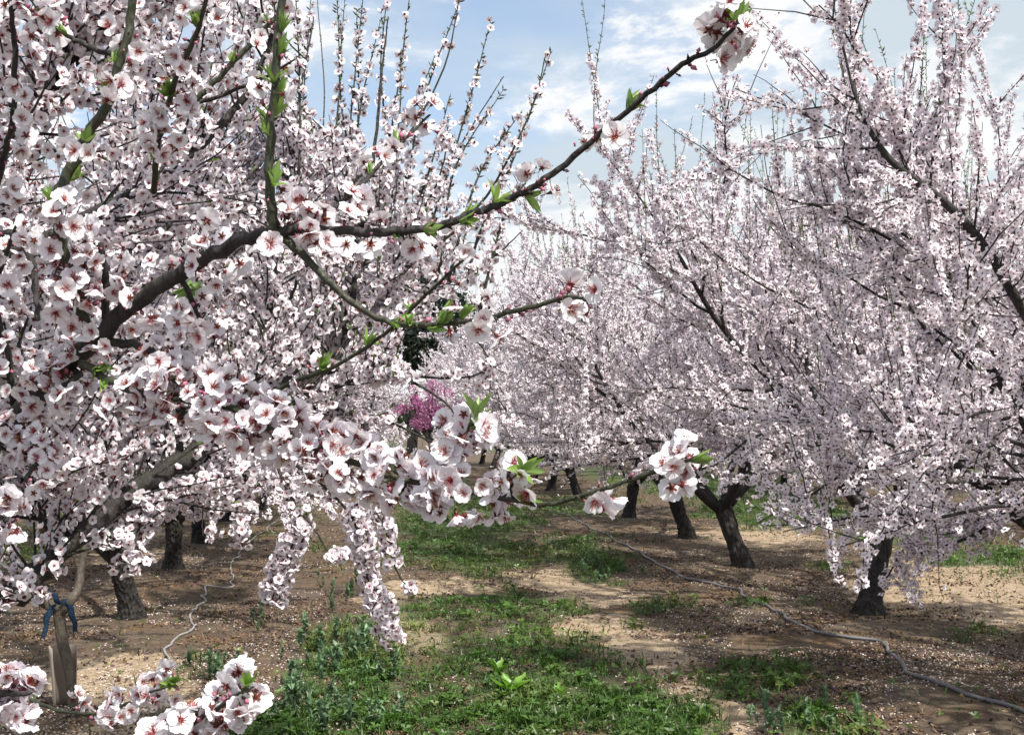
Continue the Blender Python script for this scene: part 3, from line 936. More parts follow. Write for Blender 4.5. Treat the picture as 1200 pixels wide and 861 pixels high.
for y_ in (24.2, 27.7, 31.2, 34.8, 38.5, 42, 46):
    place(rr.randrange(5), (4.2 + rr.uniform(-.15, .15), y_), rr.uniform(0, 6.28), rr.uniform(.95, 1.05),
          'distant blossoming almond tree far along the right-hand row, merging with its neighbours', FARG[1])
for y_ in (22.6, 26.1, 29.8, 33.5, 37, 41, 45):
    place(rr.randrange(5), (-1.95 + rr.uniform(-.15, .15), y_), rr.uniform(0, 6.28), rr.uniform(.93, 1.0),
          'distant blossoming almond tree far along the left-hand row, merging with its neighbours', FARG[-1])
for x_, y0, y1, lab, grp in ((10.4, 15.5, 50, 'blossoming almond tree in the second row on the right, half hidden behind the first row', 'second row on the right'),
                             (16.6, 27, 52, 'blossoming almond tree in the third row on the right, seen through the nearer rows', 'third row on the right'),
                             (-8.1, 21, 50, 'blossoming almond tree in the second row on the left, half hidden behind the first row', 'second row on the left'),
                             (-14.3, 42, 56, 'blossoming almond tree in the third row on the left, seen through the nearer rows', 'third row on the left')):
    y_ = y0
    while y_ < y1:
        place(rr.randrange(5), (x_ + rr.uniform(-.2, .2), y_), rr.uniform(0, 6.28), rr.uniform(.93, 1.06), lab, grp)
        y_ += 3.5

# ------------------------------------------------------------------ near tree on the left whose boughs fill the foreground
NB = np.array([-1.95, 3.45, 0.0])
near = empty('near_almond_tree', NB)
tag(near, 'nearest blossoming almond tree, trunk outside the left edge, large flowering boughs crossing the foreground', 'tree')
rn = np.random.default_rng(77)
ht = .72
P = smooth_path(np.array([[0, 0, -.12, .20], [0, 0, 0, .16], [.01, 0, .12, .125], [.03, 0, .4, .11], [.05, -.02, ht, .12], [.06, -.02, ht + .1, .09]]) + np.array([*NB, 0]), 6)
a_ = Acc(); tube(a_, P[:, :3], P[:, 3], 16, lumps=.05, rng=rn)
a_.build('trunk', [M_BARK], near, origin=NB)
fork = NB + np.array([.05, -.02, ht])

DENS = 2.0
hi_pos, hi_nrm = [], []        # large foreground flowers
med_pos, med_nrm = [], []
leafs = []                     # (pos, dir, size)
buds = []
med_leaf = []

def allowed(P_):
    px, py, d = project(P_)
    lim = np.interp(py, [0, 90, 150, 210, 260, 330, 450, 520, 560, 620, 700, 760, 800], [350, 375, 430, 520, 580, 600, 560, 520, 470, 440, 330, 200, 150])
    inside = (px < lim - rn.uniform(0, 60)) & (d > 1.9)
    for hx, hy, hrx, hry in ((527, 405, 58, 25), (507, 470, 42, 30), (483, 513, 26, 15)):
        inside = inside & ~(((px - hx) / hrx) ** 2 + ((py - hy) / hry) ** 2 < 1)
    keepout = (py > 640) & (px > 20) & (d < 6)
    return inside & ~keepout

def clear_holes(P_):
    px, py, d = project(P_)
    ok = np.ones(len(P_), bool)
    for hx, hy, hrx, hry in ((527, 405, 58, 25), (507, 470, 42, 30), (483, 513, 26, 15)):
        ok &= ~(((px - hx) / hrx) ** 2 + ((py - hy) / hry) ** 2 < 1)
    return ok
def bough(name, pix, r, spans=(), leaves=(), budn=0, mat=None, big=True, start=None, sub=0, sub_range=(0.1, 1), sublen=(.15, .4), sides=9, up=0.05, spurs=0):
    """a branch traced as real 3D points (photo pixel and distance in metres)"""
    W = [at(a, b, c) for a, b, c in pix]
    if start is not None: W = [np.array(s_) for s_ in start] + W
    rads = np.interp(np.linspace(0, 1, len(W)), np.linspace(0, 1, len(r)), r)
    Pp = smooth_path(np.column_stack([W, rads]), 6)
    Pp[1:-1, :3] += rn.normal(size=(len(Pp) - 2, 3)) * Pp[1:-1, 3:4] * .22
    b = Acc(); tube(b, Pp[:, :3], np.maximum(Pp[:, 3], .0009), sides, 0, lumps=.07, rng=rn)
    Lb = np.linalg.norm(np.diff(Pp[:, :3], axis=0), axis=1).sum()
    nk = int(Lb * 32)
    Q, T, _ = resample(Pp, rn.uniform(.03, 1, nk))
    sd = norm(norm(np.cross(T, rn.normal(size=T.shape))) + .5 * T)
    instance(b, (OCT * np.array([.42, .42, 1]), [(OCTF, 0)], np.ones((6, 3))), Q[:, :3] + sd * Q[:, 3:4] * .8, frames(sd, rn), rn.uniform(.003, .009, nk))
    if spurs:
        k = int(Lb * spurs)
        Q, T, _ = resample(Pp, rn.uniform(.3, 1, k))
        sd = norm(norm(np.cross(T, rn.normal(size=T.shape))) + .8 * T)
        instance(b, (SPUR[0], [(SPUR[1][0][0], 0)], SPUR[2]), Q[:, :3], frames(sd, rn), rn.uniform(.02, .045, k))
        for q, d_ in zip(Q[::2], sd[::2]): med_leaf.append((q, d_, rn.uniform(.012, .024)))
        p_, n_ = sleeve(rn, Pp, 9, .012, .3, 1); med_pos.append(p_); med_nrm.append(n_)
    for f0, f1, dens, rd in spans:
        p_, n_ = sleeve(rn, Pp, dens, rd, f0, f1, .35)
        if big:
            bp_, bn_ = sleeve(rn, Pp, dens * .55, rd * .45, f0, f1, .35)
            buds.extend(zip(bp_, bn_))
        if len(p_): n_ = norm(n_ + .55 * rn.normal(size=n_.shape))
        if not big and len(p_):
            kp = clear_holes(p_); p_, n_ = p_[kp], n_[kp]
        (hi_pos if big else med_pos).append(p_); (hi_nrm if big else med_nrm).append(n_)
    for f in leaves:
        Q, T, _ = resample(Pp, [f])
        for _ in range(1 if rn.uniform() < .65 else 2):
            dl = norm(side_dir(rn, T[0], rn.uniform(.35, .8), .35))
            leafs.append((Q[0, :3] + dl * Q[0, 3], dl, rn.uniform(.022, .038) * (1 if big else .9)))
    if budn:
        Q, T, _ = resample(Pp, rn.uniform(.25, 1, budn))
        for q, t in zip(Q, T):
            dl = side_dir(rn, t, rn.uniform(.5, 1.2)); buds.append((q[:3] + dl * (q[3] + .002), dl))
    for _ in range(int(sub * 1.5)):
        f = rn.uniform(*sub_range)
        Q, T, _ = resample(Pp, [f])
        Ls = rn.uniform(*sublen)
        Pt = grow(rn, Q[0, :3], side_dir(rn, T[0], rn.uniform(.5, 1.2), rn.uniform(-.2, .5)), Ls, 6, .12, up)
        if not allowed(Pt[-1:])[0] or not allowed(Pt[3:4])[0]: continue
        twig_with_flowers(b, Pt, .0045 * (Ls / .5) ** .4)
    b.build(name, [mat or M_LIMB], near, origin=NB)
    return Pp

def twig_with_flowers(b, Pt, r0, dens=None, kids=True):
    tube(b, Pt, np.linspace(r0, .0014, len(Pt)), 5, 0)
    dd = dens if dens is not None else rn.uniform(18, 55)
    p_, n_ = sleeve(rn, Pt, dd, .024, rn.uniform(0, .3), rn.uniform(.75, 1))
    if len(p_):
        m = allowed(p_); med_pos.append(p_[m]); med_nrm.append(n_[m])
    if rn.uniform() < .55:
        Q, T, _ = resample(Pt, rn.uniform(.3, 1, 2))
        for q, t in zip(Q, T): med_leaf.append((q, side_dir(rn, t, .5, .3), rn.uniform(.018, .03)))

# A: the near limb
A = bough('limb', [(-250, 620, 2.75), (-70, 550, 2.1), (15, 490, 1.85), (60, 442, 1.75), (104, 402, 1.66), (160, 355, 1.6), (212, 320, 1.55), (268, 288, 1.5), (324, 270, 1.45)],
          [.05, .032, .022, .017, .0148, .0135, .0112, .0102, .009, .0078], start=[fork],
          spans=[(.50, .62, 26, .045), (.66, .72, 30, .04), (.76, .99, 42, .040)])
bough('shoot', [(324, 272, 1.45), (317, 235, 1.44), (318, 160, 1.43), (323, 80, 1.42), (330, 0, 1.42), (336, -90, 1.42)], [.0078, .0062, .0056, .0052, .0048, .004],
      spans=[(.12, .2, 45, .03), (.40, .50, 20, .028)], leaves=(.14, .3, .36, .42, .47, .55, .63, .74, .86), mat=M_SHOOT, budn=6)
bough('branch', [(326, 271, 1.45), (360, 267, 1.44), (430, 272, 1.43), (495, 268, 1.42), (550, 252, 1.40), (600, 232, 1.38), (645, 205, 1.36), (700, 160, 1.34), (750, 117, 1.31), (800, 76, 1.28), (838, 55, 1.26), (868, 22, 1.25)],
      [.0068, .006, .0055, .005, .0044, .0040, .0037, .0034, .0032, .003, .0026, .002],
      spans=[(.02, .19, 105, .036), (.20, .34, 30, .03), (.53, .57, 48, .022), (.62, .70, 16, .024), (.66, .68, 55, .022), (.945, 1.0, 200, .026)],
      leaves=(.22, .28, .36, .44, .5, .74, .985), budn=26)
bough('branch', [(328, 276, 1.45), (362, 306, 1.44), (402, 346, 1.42), (450, 376, 1.40), (500, 381, 1.38), (560, 375, 1.36), (610, 363, 1.33), (668, 348, 1.31), (692, 354, 1.30)],
      [.0055, .0048, .0042, .0036, .0032, .003, .0028, .0025, .0016],
      spans=[(.02, .07, 40, .03), (.55, .60, 60, .026), (.68, .78, 42, .026), (.90, 1.0, 75, .026)], leaves=(.42, .47, .52, .56, .62), budn=16, mat=M_SHOOT)
bough('branch', [(300, 470, 1.95), (350, 445, 1.9), (395, 428, 1.85), (450, 392, 1.8), (500, 345, 1.75), (552, 296, 1.7)], [.004, .0036, .0032, .003, .0025, .0018],
      spans=[(.2, .3, 40, .03), (.85, .9, 40, .025), (.97, 1, 90, .022)], leaves=(.3, .5, .7), budn=8, mat=M_SHOOT)
bough('branch', [(334, 268, 1.46), (400, 238, 1.55), (455, 182, 1.68), (502, 136, 1.78)], [.004, .0034, .0028, .0018],
      spans=[(.25, .4, 30, .03), (.55, .68, 45, .026), (.92, 1, 110, .028)], leaves=(.5, .75), budn=6)
# big upright cluster at the left, running on as a green shoot out of the top
bough('branch', [(104, 398, 1.66), (95, 365, 1.62), (88, 338, 1.60), (76, 300, 1.56), (66, 245, 1.55), (74, 218, 1.55), (98, 168, 1.55), (126, 118, 1.55), (143, 62, 1.55), (158, 0, 1.55), (168, -80, 1.55)],
      [.0085, .008, .0075, .0075, .0072, .0072, .007, .0066, .006, .0055, .005], spans=[(.05, .36, 120, .040), (.38, .52, 34, .030), (.58, .66, 45, .028), (.68, .8, 34, .03)],
      leaves=(.36, .42, .46, .5, .57, .62, .7), mat=M_SHOOT)
bough('branch', [(142, 68, 1.55), (112, 58, 1.55), (88, 46, 1.56), (62, 30, 1.57), (48, 14, 1.58), (20, -20, 1.6)], [.0038, .0035, .003, .003, .0025, .002], spans=[(.45, 1, 90, .028)], leaves=(.4,))
bough('branch', [(126, 376, 1.64), (123, 352, 1.62), (124, 318, 1.6), (118, 285, 1.58)], [.006, .0055, .005, .004], spans=[(.25, 1, 85, .032)])
bough('branch', [(128, 402, 1.64), (158, 404, 1.62), (178, 412, 1.61), (182, 420, 1.6)], [.006, .0055, .005, .0035], spans=[(.75, 1, 60, .03)])
bough('branch', [(212, 322, 1.55), (222, 345, 1.56), (235, 375, 1.57), (240, 400, 1.57)], [.004, .0035, .003, .002], spans=[(.3, 1, 150, .034)], leaves=(.2,))
bough('branch', [(60, 444, 1.75), (70, 430, 1.72), (92, 440, 1.68), (60, 460, 1.64)], [.007, .006, .005, .003], spans=[(.1, 1, 150, .036)])
bough('branch', [(15, 492, 1.84), (35, 515, 1.78), (50, 530, 1.72), (30, 560, 1.68)], [.007, .005, .004, .003], spans=[(.25, 1, 110, .034)])
bough('branch', [(-60, 560, 1.95), (-20, 590, 1.75), (8, 610, 1.6)], [.006, .004, .0025], spans=[(.7, 1, 110, .03)])
bough('branch', [(17, 488, 1.85), (10, 420, 1.8), (-5, 350, 1.78), (10, 290, 1.75), (25, 250, 1.72)], [.006, .005, .004, .003, .002], spans=[(.15, 1, 48, .035)], sub=4)
bough('branch', [(-60, 330, 2.0), (5, 275, 1.95), (35, 300, 1.9), (42, 345, 1.88), (44, 375, 1.86)], [.010, .008, .006, .005, .004], spans=[(.3, 1, 30, .035)])
# left upper branches
bough('branch', [(-30, 340, 1.9), (0, 200, 1.75), (15, 140, 1.68), (17, 60, 1.65), (12, 0, 1.62), (5, -60, 1.6)], [.006, .0045, .004, .004, .003, .003], spans=[(.35, .95, 48, .032)], leaves=(.4, .6))
bough('branch', [(180, 225, 2.1), (186, 165, 2.0), (205, 95, 1.9), (228, 45, 1.85), (250, -30, 1.8)], [.006, .005, .0045, .004, .003], spans=[(.1, .95, 75, .034)], leaves=(.15, .5, .8), mat=M_SHOOT)
bough('branch', [(226, 122, 2.3), (262, 85, 2.3), (300, 45, 2.3), (335, 5, 2.3), (360, -40, 2.3)], [.006, .0055, .005, .004, .003], spans=[(.1, .8, 14, .03)], leaves=(.3, .6), mat=M_SHOOT, budn=10)
bough('branch', [(226, 122, 2.3), (270, 108, 2.3), (315, 88, 2.3), (345, 70, 2.3)], [.0045, .0035, .003, .002], spans=[(.35, 1, 36, .03)])
bough('branch', [(-60, 200, 3.0), (30, 150, 3.0), (48, 110, 3.0), (62, 60, 3.0), (90, -20, 3.0)], [.016, .014, .012, .011, .009], spans=[], sub=26, sublen=(.2, .6))
# C: limb rising at the left behind the near flowers, carrying the upper mass
bough('limb', [(-300, 500, 3.1), (-160, 330, 3.0), (-20, 180, 3.0), (100, 60, 3.0), (170, -60, 3.0)], [.045, .032, .022, .016, .012, .008], start=[fork], sub=58, sub_range=(.35, 1), sublen=(.25, .8))
bough('limb', [(-260, 420, 3.6), (-60, 330, 3.7), (90, 260, 3.8), (215, 190, 3.9), (300, 90, 4.0), (350, -40, 4.0)], [.045, .030, .022, .018, .015, .012, .008], start=[fork], sub=68, sub_range=(.3, 1), sublen=(.25, .8))
# the heavy flowering arm across the middle
bough('branch', [(96, 426, 1.64), (135, 450, 1.60), (175, 463, 1.58), (230, 470, 1.55), (282, 482, 1.52), (330, 510, 1.50), (390, 532, 1.47), (450, 556, 1.44), (510, 570, 1.41), (560, 578, 1.38), (602, 586, 1.35), (640, 591, 1.32), (690, 578, 1.30), (740, 562, 1.28), (785, 547, 1.26), (818, 534, 1.25)],
      [.0062, .0055, .005, .005, .0048, .0046, .0042, .0038, .0034, .003, .0028, .0026, .0024, .0023, .0022, .0016],
      spans=[(.10, .36, 210, .038), (.36, .60, 235, .037), (.60, .735, 165, .031), (.86, .875, 120, .02), (.95, 1, 120, .022)],
      leaves=(.02, .05, .75, .76, .985), budn=14, mat=M_SHOOT)
bough('branch', [(500, 570, 1.42), (520, 545, 1.41), (538, 520, 1.40), (556, 490, 1.39)], [.0028, .0025, .002, .0015], spans=[(.35, 1, 150, .026)], leaves=(.8, 1))
bough('branch', [(602, 586, 1.35), (600, 565, 1.34), (612, 548, 1.33)], [.0022, .002, .0014], spans=[(.4, 1, 180, .02)], leaves=(.9,))
bough('branch', [(178, 463, 1.58), (185, 445, 1.57), (200, 430, 1.55), (205, 455, 1.53)], [.004, .0035, .003, .002], spans=[(.1, 1, 190, .034)])
# low boughs at the bottom edge
bough('branch', [(-300, 900, 2.3), (-120, 850, 1.7), (-20, 815, 1.45), (30, 812, 1.4)], [.02, .014, .008, .005, .003], start=[fork], spans=[(.90, 1, 230, .032)])
bough('branch', [(-60, 800, 2.2), (20, 815, 2.1), (62, 830, 2.05), (100, 836, 2.0), (132, 832, 1.98), (165, 815, 1.95), (200, 803, 1.92)], [.006, .004, .003, .0028, .0026, .0022, .0015],
      spans=[(.58, .68, 50, .03), (.72, 1, 105, .026)], leaves=(1.0, .95), mat=M_SHOOT)
bough('branch', [(-200, 1150, 1.9), (60, 960, 1.45), (195, 868, 1.28), (222, 848, 1.26), (256, 828, 1.24), (290, 806, 1.22)], [.016, .010, .005, .0034, .003, .0024, .0015],
      start=[fork], spans=[(.945, 1, 150, .024)], leaves=(1.0, .99, .75), mat=M_SHOOT)
# B: the dark limb rising to the right behind
B = bough('limb', [(-180, 770, 3.45), (5, 703, 3.6), (68, 648, 3.75), (130, 598, 3.9), (208, 542, 4.1), (262, 507, 4.25), (330, 478, 4.45), (374, 438, 4.6), (402, 385, 4.75), (420, 310, 4.9), (438, 190, 5.05), (447, 90, 5.15), (455, 20, 5.2)],
          [.05, .042, .039, .036, .034, .032, .029, .026, .022, .018, .012, .008, .005, .003], start=[fork], sub=120, sub_range=(.2, 1), sublen=(.2, .75), sides=12)
bough('branch', [(262, 507, 4.25), (300, 440, 4.4), (318, 360, 4.6), (335, 250, 4.8), (350, 120, 5), (368, 20, 5.1)], [.018, .014, .012, .009, .006, .003], sub=50, sublen=(.2, .6))
bough('branch', [(130, 598, 3.9), (120, 500, 4.0), (115, 400, 4.1), (150, 300, 4.2), (160, 180, 4.3), (190, 80, 4.4)], [.022, .018, .015, .011, .008, .004], sub=90, sublen=(.25, .75))
bough('branch', [(70, 645, 3.75), (40, 590, 3.6), (30, 520, 3.5), (5, 430, 3.4)], [.014, .011, .008, .004], sub=40, sublen=(.2, .6))
bough('branch', [(208, 542, 4.1), (215, 450, 4.5), (230, 330, 4.9), (250, 200, 5.2)], [.014, .011, .008, .004], sub=60, sublen=(.25, .7))
bough('branch', [(330, 478, 4.45), (400, 450, 4.3), (460, 440, 4.2), (520, 470, 4.1), (545, 510, 4.0)], [.010, .008, .006, .004, .002], spans=[(.15, 1, 80, .03)], big=False, sub=18, sublen=(.12, .35))
bough('branch', [(402, 385, 4.75), (450, 330, 4.7), (510, 290, 4.6), (570, 230, 4.6), (622, 130, 4.6), (640, 62, 4.6)], [.010, .008, .006, .005, .0035, .0018], spans=[(.1, .62, 75, .028), (.62, .9, 16, .02)], big=False, sub=26, sublen=(.2, .5), up=.12, mat=M_SHOOT)
bough('branch', [(374, 438, 4.6), (430, 428, 4.5), (485, 440, 4.4), (545, 442, 4.3), (590, 425, 4.3)], [.009, .007, .005, .004, .002], spans=[(.1, .85, 85, .03)], big=False, sub=16, sublen=(.12, .35))
bough('branch', [(402, 385, 4.75), (395, 300, 4.8), (410, 220, 4.8), (470, 170, 4.8), (520, 80, 4.8), (540, -10, 4.8)], [.010, .008, .006, .005, .0035, .002], spans=[(.1, .6, 60, .028), (.6, .9, 10, .02)], big=False, sub=26, sublen=(.2, .5), up=.12, mat=M_SHOOT)
bough('branch', [(450, 330, 4.7), (500, 240, 4.7), (520, 190, 4.7), (525, 140, 4.7)], [.006, .0045, .003, .002], spans=[(.2, 1, 70, .025)], big=False, sub=5, up=.1)
bough('branch', [(374, 440, 4.6), (380, 330, 5.2), (375, 220, 5.4), (380, 110, 5.5), (372, 0, 5.6)], [.008, .006, .0045, .003, .002], spans=[(.1, .6, 50, .026)], big=False, sub=10, up=.14, mat=M_SHOOT)
bough('branch', [(374, 440, 4.6), (430, 380, 4.9), (520, 335, 5.0), (580, 300, 5.0), (612, 270, 5.0)], [.009, .007, .005, .004, .002], spans=[(.1, .9, 80, .03)], big=False, sub=34, sublen=(.2, .5), up=.08)
bough('branch', [(402, 385, 4.75), (440, 300, 5.3), (490, 260, 5.4), (540, 170, 5.4), (590, 90, 5.4)], [.009, .007, .005, .0035, .002], spans=[(.1, .65, 80, .03)], big=False, sub=30, sublen=(.2, .5), up=.1)
bough('branch', [(330, 478, 4.45), (400, 480, 4.8), (470, 500, 4.9), (530, 530, 4.9), (560, 520, 4.9)], [.009, .007, .005, .0035, .002], spans=[(.1, 1, 80, .03)], big=False, sub=24, sublen=(.15, .4))
for sx, sy, tx, ty, dd_, c0 in ((352, 300, 366, -20, 5.2, .55), (372, 260, 395, -10, 5.0, .45), (388, 300, 418, 10, 5.3, .6), (400, 280, 428, -25, 5.0, .6), (418, 260, 447, 20, 5.2, .7),
                            (430, 280, 482, -20, 5.1, .6), (440, 250, 470, 60, 4.9, .8), (452, 290, 512, 60, 5.2, .7), (470, 280, 545, -15, 5.0, .5), (480, 270, 528, 110, 4.8, .9),
                            (500, 280, 575, 25, 5.2, .5), (520, 290, 590, 105, 5.0, .85), (540, 270, 612, 130, 4.9, .8), (560, 280, 645, 62, 5.0, .45), (350, 200, 345, -30, 4.8, .7),
                            (410, 200, 404, 0, 5.4, .4), (575, 310, 632, 190, 5.0, .7), (330, 240, 322, -20, 5.2, .7), (300, 260, 290, -20, 5.3, .7), (460, 200, 455, -20, 5.5, .5)):
    mx_ = (sx + tx) / 2 + rn.normal() * 13 - 4
    bough('shoot', [(sx - 14, sy + 60, dd_), (sx, sy, dd_), (mx_, (sy + ty) / 2, dd_ + .05), (tx, ty, dd_ + .1)], [.0075, .006, .004, .0016], spans=[(.05, c0, 34, .026), (c0, .9, 10, .018)],
          big=False, sub=8, sublen=(.15, .5), up=.15, mat=M_SHOOT, spurs=38, sides=6)
# drooping sprays
bough('branch', [(262, 507, 4.25), (318, 528, 4.3), (362, 555, 4.32), (392, 582, 4.35), (412, 606, 4.36), (426, 640, 4.38), (430, 672, 4.4), (440, 700, 4.4), (448, 725, 4.4), (462, 752, 4.42)],
      [.010, .008, .0065, .0055, .0045, .004, .0035, .003, .0025, .0018], spans=[(.15, .45, 60, .03), (.50, .72, 290, .042), (.74, 1, 260, .038)], big=False)
bough('branch', [(412, 560, 4.5), (432, 590, 4.5), (450, 615, 4.5), (458, 650, 4.5), (470, 678, 4.5), (486, 692, 4.5)], [.005, .004, .0035, .003, .0025, .0015], spans=[(.15, .6, 170, .03), (.6, .75, 190, .03), (.92, 1, 200, .022)], big=False)
bough('branch', [(318, 528, 4.3), (330, 560, 4.25), (352, 610, 4.2), (342, 640, 4.2), (328, 672, 4.2), (318, 706, 4.2)], [.007, .006, .005, .004, .003, .002], spans=[(.2, .55, 120, .03), (.5, 1, 330, .042)], big=False)
bough('branch', [(352, 600, 4.2), (372, 625, 4.2), (385, 645, 4.2), (408, 655, 4.2)], [.004, .003, .0025, .0015], spans=[(.75, 1, 170, .022)], big=False)
bough('branch', [(445, 718, 4.4), (455, 712, 4.4), (462, 704, 4.4)], [.003, .0025, .002], spans=[(0, 1, 220, .022)], big=False)
bough('branch', [(300, 520, 4.3), (288, 560, 4.3), (282, 600, 4.3), (284, 640, 4.3)], [.006, .005, .004, .002], spans=[(.0, 1, 110, .03)], big=False, sub=6, sublen=(.1, .25))
bough('branch', [(262, 510, 4.25), (235, 550, 4.2), (225, 585, 4.2), (232, 615, 4.2)], [.006, .005, .004, .002], spans=[(.1, 1, 140, .04)], big=False, sub=8, sublen=(.1, .25))
bough('branch', [(208, 545, 4.1), (170, 590, 4.0), (160, 630, 3.9), (140, 655, 3.85), (170, 660, 3.9)], [.008, .006, .004, .003, .002], spans=[(.2, 1, 130, .04)], big=False, sub=10, sublen=(.1, .25))
bough('branch', [(70, 648, 3.75), (55, 660, 3.6), (45, 678, 3.55), (25, 695, 3.5), (5, 690, 3.4)], [.008, .006, .004, .003, .002], spans=[(.0, 1, 150, .045)], big=False, sub=5, sublen=(.1, .25))
bough('branch', [(560, 398, 4.3), (575, 430, 4.3), (560, 455, 4.3)], [.004, .003, .002], spans=[(0, 1, 90, .025)], big=False)

Bq = smooth_path(np.array([at(*q) for q in [(0, 705, 3.6), (68, 648, 3.75), (130, 598, 3.9), (208, 542, 4.1), (262, 507, 4.25), (374, 438, 4.6), (402, 385, 4.75)]]), 12)
bx, by, bd_ = project(Bq)
keepm = []
for arr in med_pos:
    px, py, dd = project(arr)
    q = (px[:, None] - bx) ** 2 + (py[:, None] - by) ** 2
    j_ = q.argmin(1)
    keepm.append(~((q.min(1) < 17 ** 2) & (dd < bd_[j_] + .05) & (rn.uniform(size=len(arr)) < .7)))
med_pos = [a_[k_] for a_, k_ in zip(med_pos, keepm)]; med_nrm = [a_[k_] for a_, k_ in zip(med_nrm, keepm)]
hp = np.concatenate(hi_pos); hn = np.concatenate(hi_nrm)
px, py, dd = project(hp)
vis = (px > -20) & (px < 1220) & (py > -20) & (py < 880) & (dd > .4)
order = np.argsort(np.where(vis, dd, 99))
top100, rest = order[:100], order[100:]
R = frames(hn, rn)
blossom_meshes = []
for petals, centre in HI_PARTS:
    V, Fs, C = merge([(v, f, c, 0) for v, f, c, m in petals]); a_ = Acc(); a_.add(V, Fs, C); mp_ = a_.build('petals', [M_PETAL], link=False)
    V, Fs, C = merge([(v, f, c, 0) for v, f, c, m in centre]); a_ = Acc(); a_.add(V, Fs, C); mc_ = a_.build('stamens', [M_CENTRE], link=False)
    blossom_meshes.append((mp_, mc_))
for k in top100:
    mp_, mc_ = blossom_meshes[rn.choice(10, p=[.12, .14, .14, .13, .1, .08, .1, .09, .03, .07])]
    s = .0176 * rn.uniform(.78, 1.14)
    M4 = Matrix.Translation(Vector(hp[k] - NB)) @ Matrix([list(r_) for r_ in R[k]]).to_4x4() @ Matrix.Scale(s, 4)
    o = bpy.data.objects.new('blossom', mp_); COL.objects.link(o); o.parent = near; o.matrix_basis = M4
    c_ = bpy.data.objects.new('stamens', mc_); COL.objects.link(c_); c_.parent = o
a_ = Acc()
wh = rn.choice(10, len(rest), p=[.12, .14, .14, .13, .1, .08, .1, .09, .03, .07])
tt = tints(rn, len(rest), .06); sz = .0176 * rn.uniform(.75, 1.14, len(rest))
for k in range(10):
    m = wh == k
    instance(a_, HI[k], hp[rest][m], R[rest][m], sz[m], tt[m])
mp3 = np.concatenate(med_pos); mn3 = np.concatenate(med_nrm)
scatter_flowers(a_, MED, mp3, mn3, .0198, rn)
bp = np.array([b_[0] for b_ in buds]); bd = np.array([b_[1] for b_ in buds])
instance(a_, BUD, bp, frames(bd, rn), rn.uniform(.008, .018, len(bp)), rn.uniform(.55, 1.05, (len(bp), 1)) * np.ones((1, 3)))
tag(a_.build('blossoms', [M_PETAL, M_CENTRE], near, origin=NB), kind='stuff')
lmesh = []
for T_ in LEAFC:
    b_ = Acc(); b_.add(*T_); lmesh.append(b_.build('leaf_cluster', [M_LEAF], link=False))
for p_, d_, s_ in leafs:
    Rm = frames(np.array([d_]), rn)[0]
    o = bpy.data.objects.new('leaf_cluster', lmesh[rn.integers(4)]); COL.objects.link(o); o.parent = near
    o.matrix_basis = Matrix.Translation(Vector(p_ - NB)) @ Matrix([list(r_) for r_ in Rm]).to_4x4() @ Matrix.Scale(s_, 4)
a_ = Acc()
lp = np.array([q[0][:3] for q in med_leaf]); ld = np.array([q[1] for q in med_leaf]); ls = np.array([q[2] for q in med_leaf])
instance(a_, LEAFC[0], lp, frames(ld, rn), ls)
tag(a_.build('leaves', [M_LEAF], near, origin=NB), kind='stuff')
print('HI', len(hp), 'MED', len(mp3), 'leafs', len(leafs))

# ------------------------------------------------------------------ young grafted tree with its guard and blue ties
yg = ground_at(76, 828)
D = (yg - CAM) @ fwd
yt = empty('young_almond_tree', yg)
tag(yt, 'slim young almond tree with a pale forked trunk standing in a cardboard guard', 'tree', ROWS_GROUP)
rn = np.random.default_rng(9)
b_ = Acc()
W = [at(86, 838, D), at(85, 822, D), at(82, 790, D), at(75, 760, D), at(71, 735, D), at(69, 712, D)]
Pp = smooth_path(np.column_stack([W, [.040, .030, .029, .031, .032, .037]]), 5)
tube(b_, Pp[:, :3], Pp[:, 3], 12, lumps=.05, rng=rn); b_.build('trunk', [M_YOUNG], yt, origin=yg)
for pts_, r_ in (([(69, 716, D), (52, 706, D), (38, 696, D - .1), (15, 650, D - .2), (-40, 560, D - .3), (-60, 440, D - .3)], [.034, .030, .027, .022, .016, .01]),
                 ([(70, 718, D), (82, 704, D), (92, 688, D + .05), (98, 650, D + .1), (120, 560, D + .2), (150, 430, D + .3), (160, 300, D + .3)], [.034, .028, .025, .02, .016, .012, .006])):
    b_ = Acc()
    Pp = smooth_path(np.column_stack([[at(*q) for q in pts_], np.array(r_)]), 5)
    tube(b_, Pp[:, :3], Pp[:, 3], 9, lumps=.06, rng=rn)
    yfl = Acc()
    for _ in range(34):
        Q, T, _l = resample(Pp, [rn.uniform(.3, 1)])
        Pt = grow(rn, Q[0, :3], side_dir(rn, T[0], rn.uniform(.6, 1.2), .3), rn.uniform(.3, .8), 6, .12, .04)
        tube(b_, Pt, np.linspace(.007, .002, 7), 4, cap=False)
        p_, n_ = sleeve(rn, Pt, 75, .026, .05, 1); scatter_flowers(yfl, LOW, p_, n_, .0195, rn)
    limb = b_.build('limb', [M_YOUNG], yt, origin=yg)
    tag(yfl.build('blossoms', [M_PETAL, M_CENTRE], limb, origin=yg, smooth=False), kind='stuff')

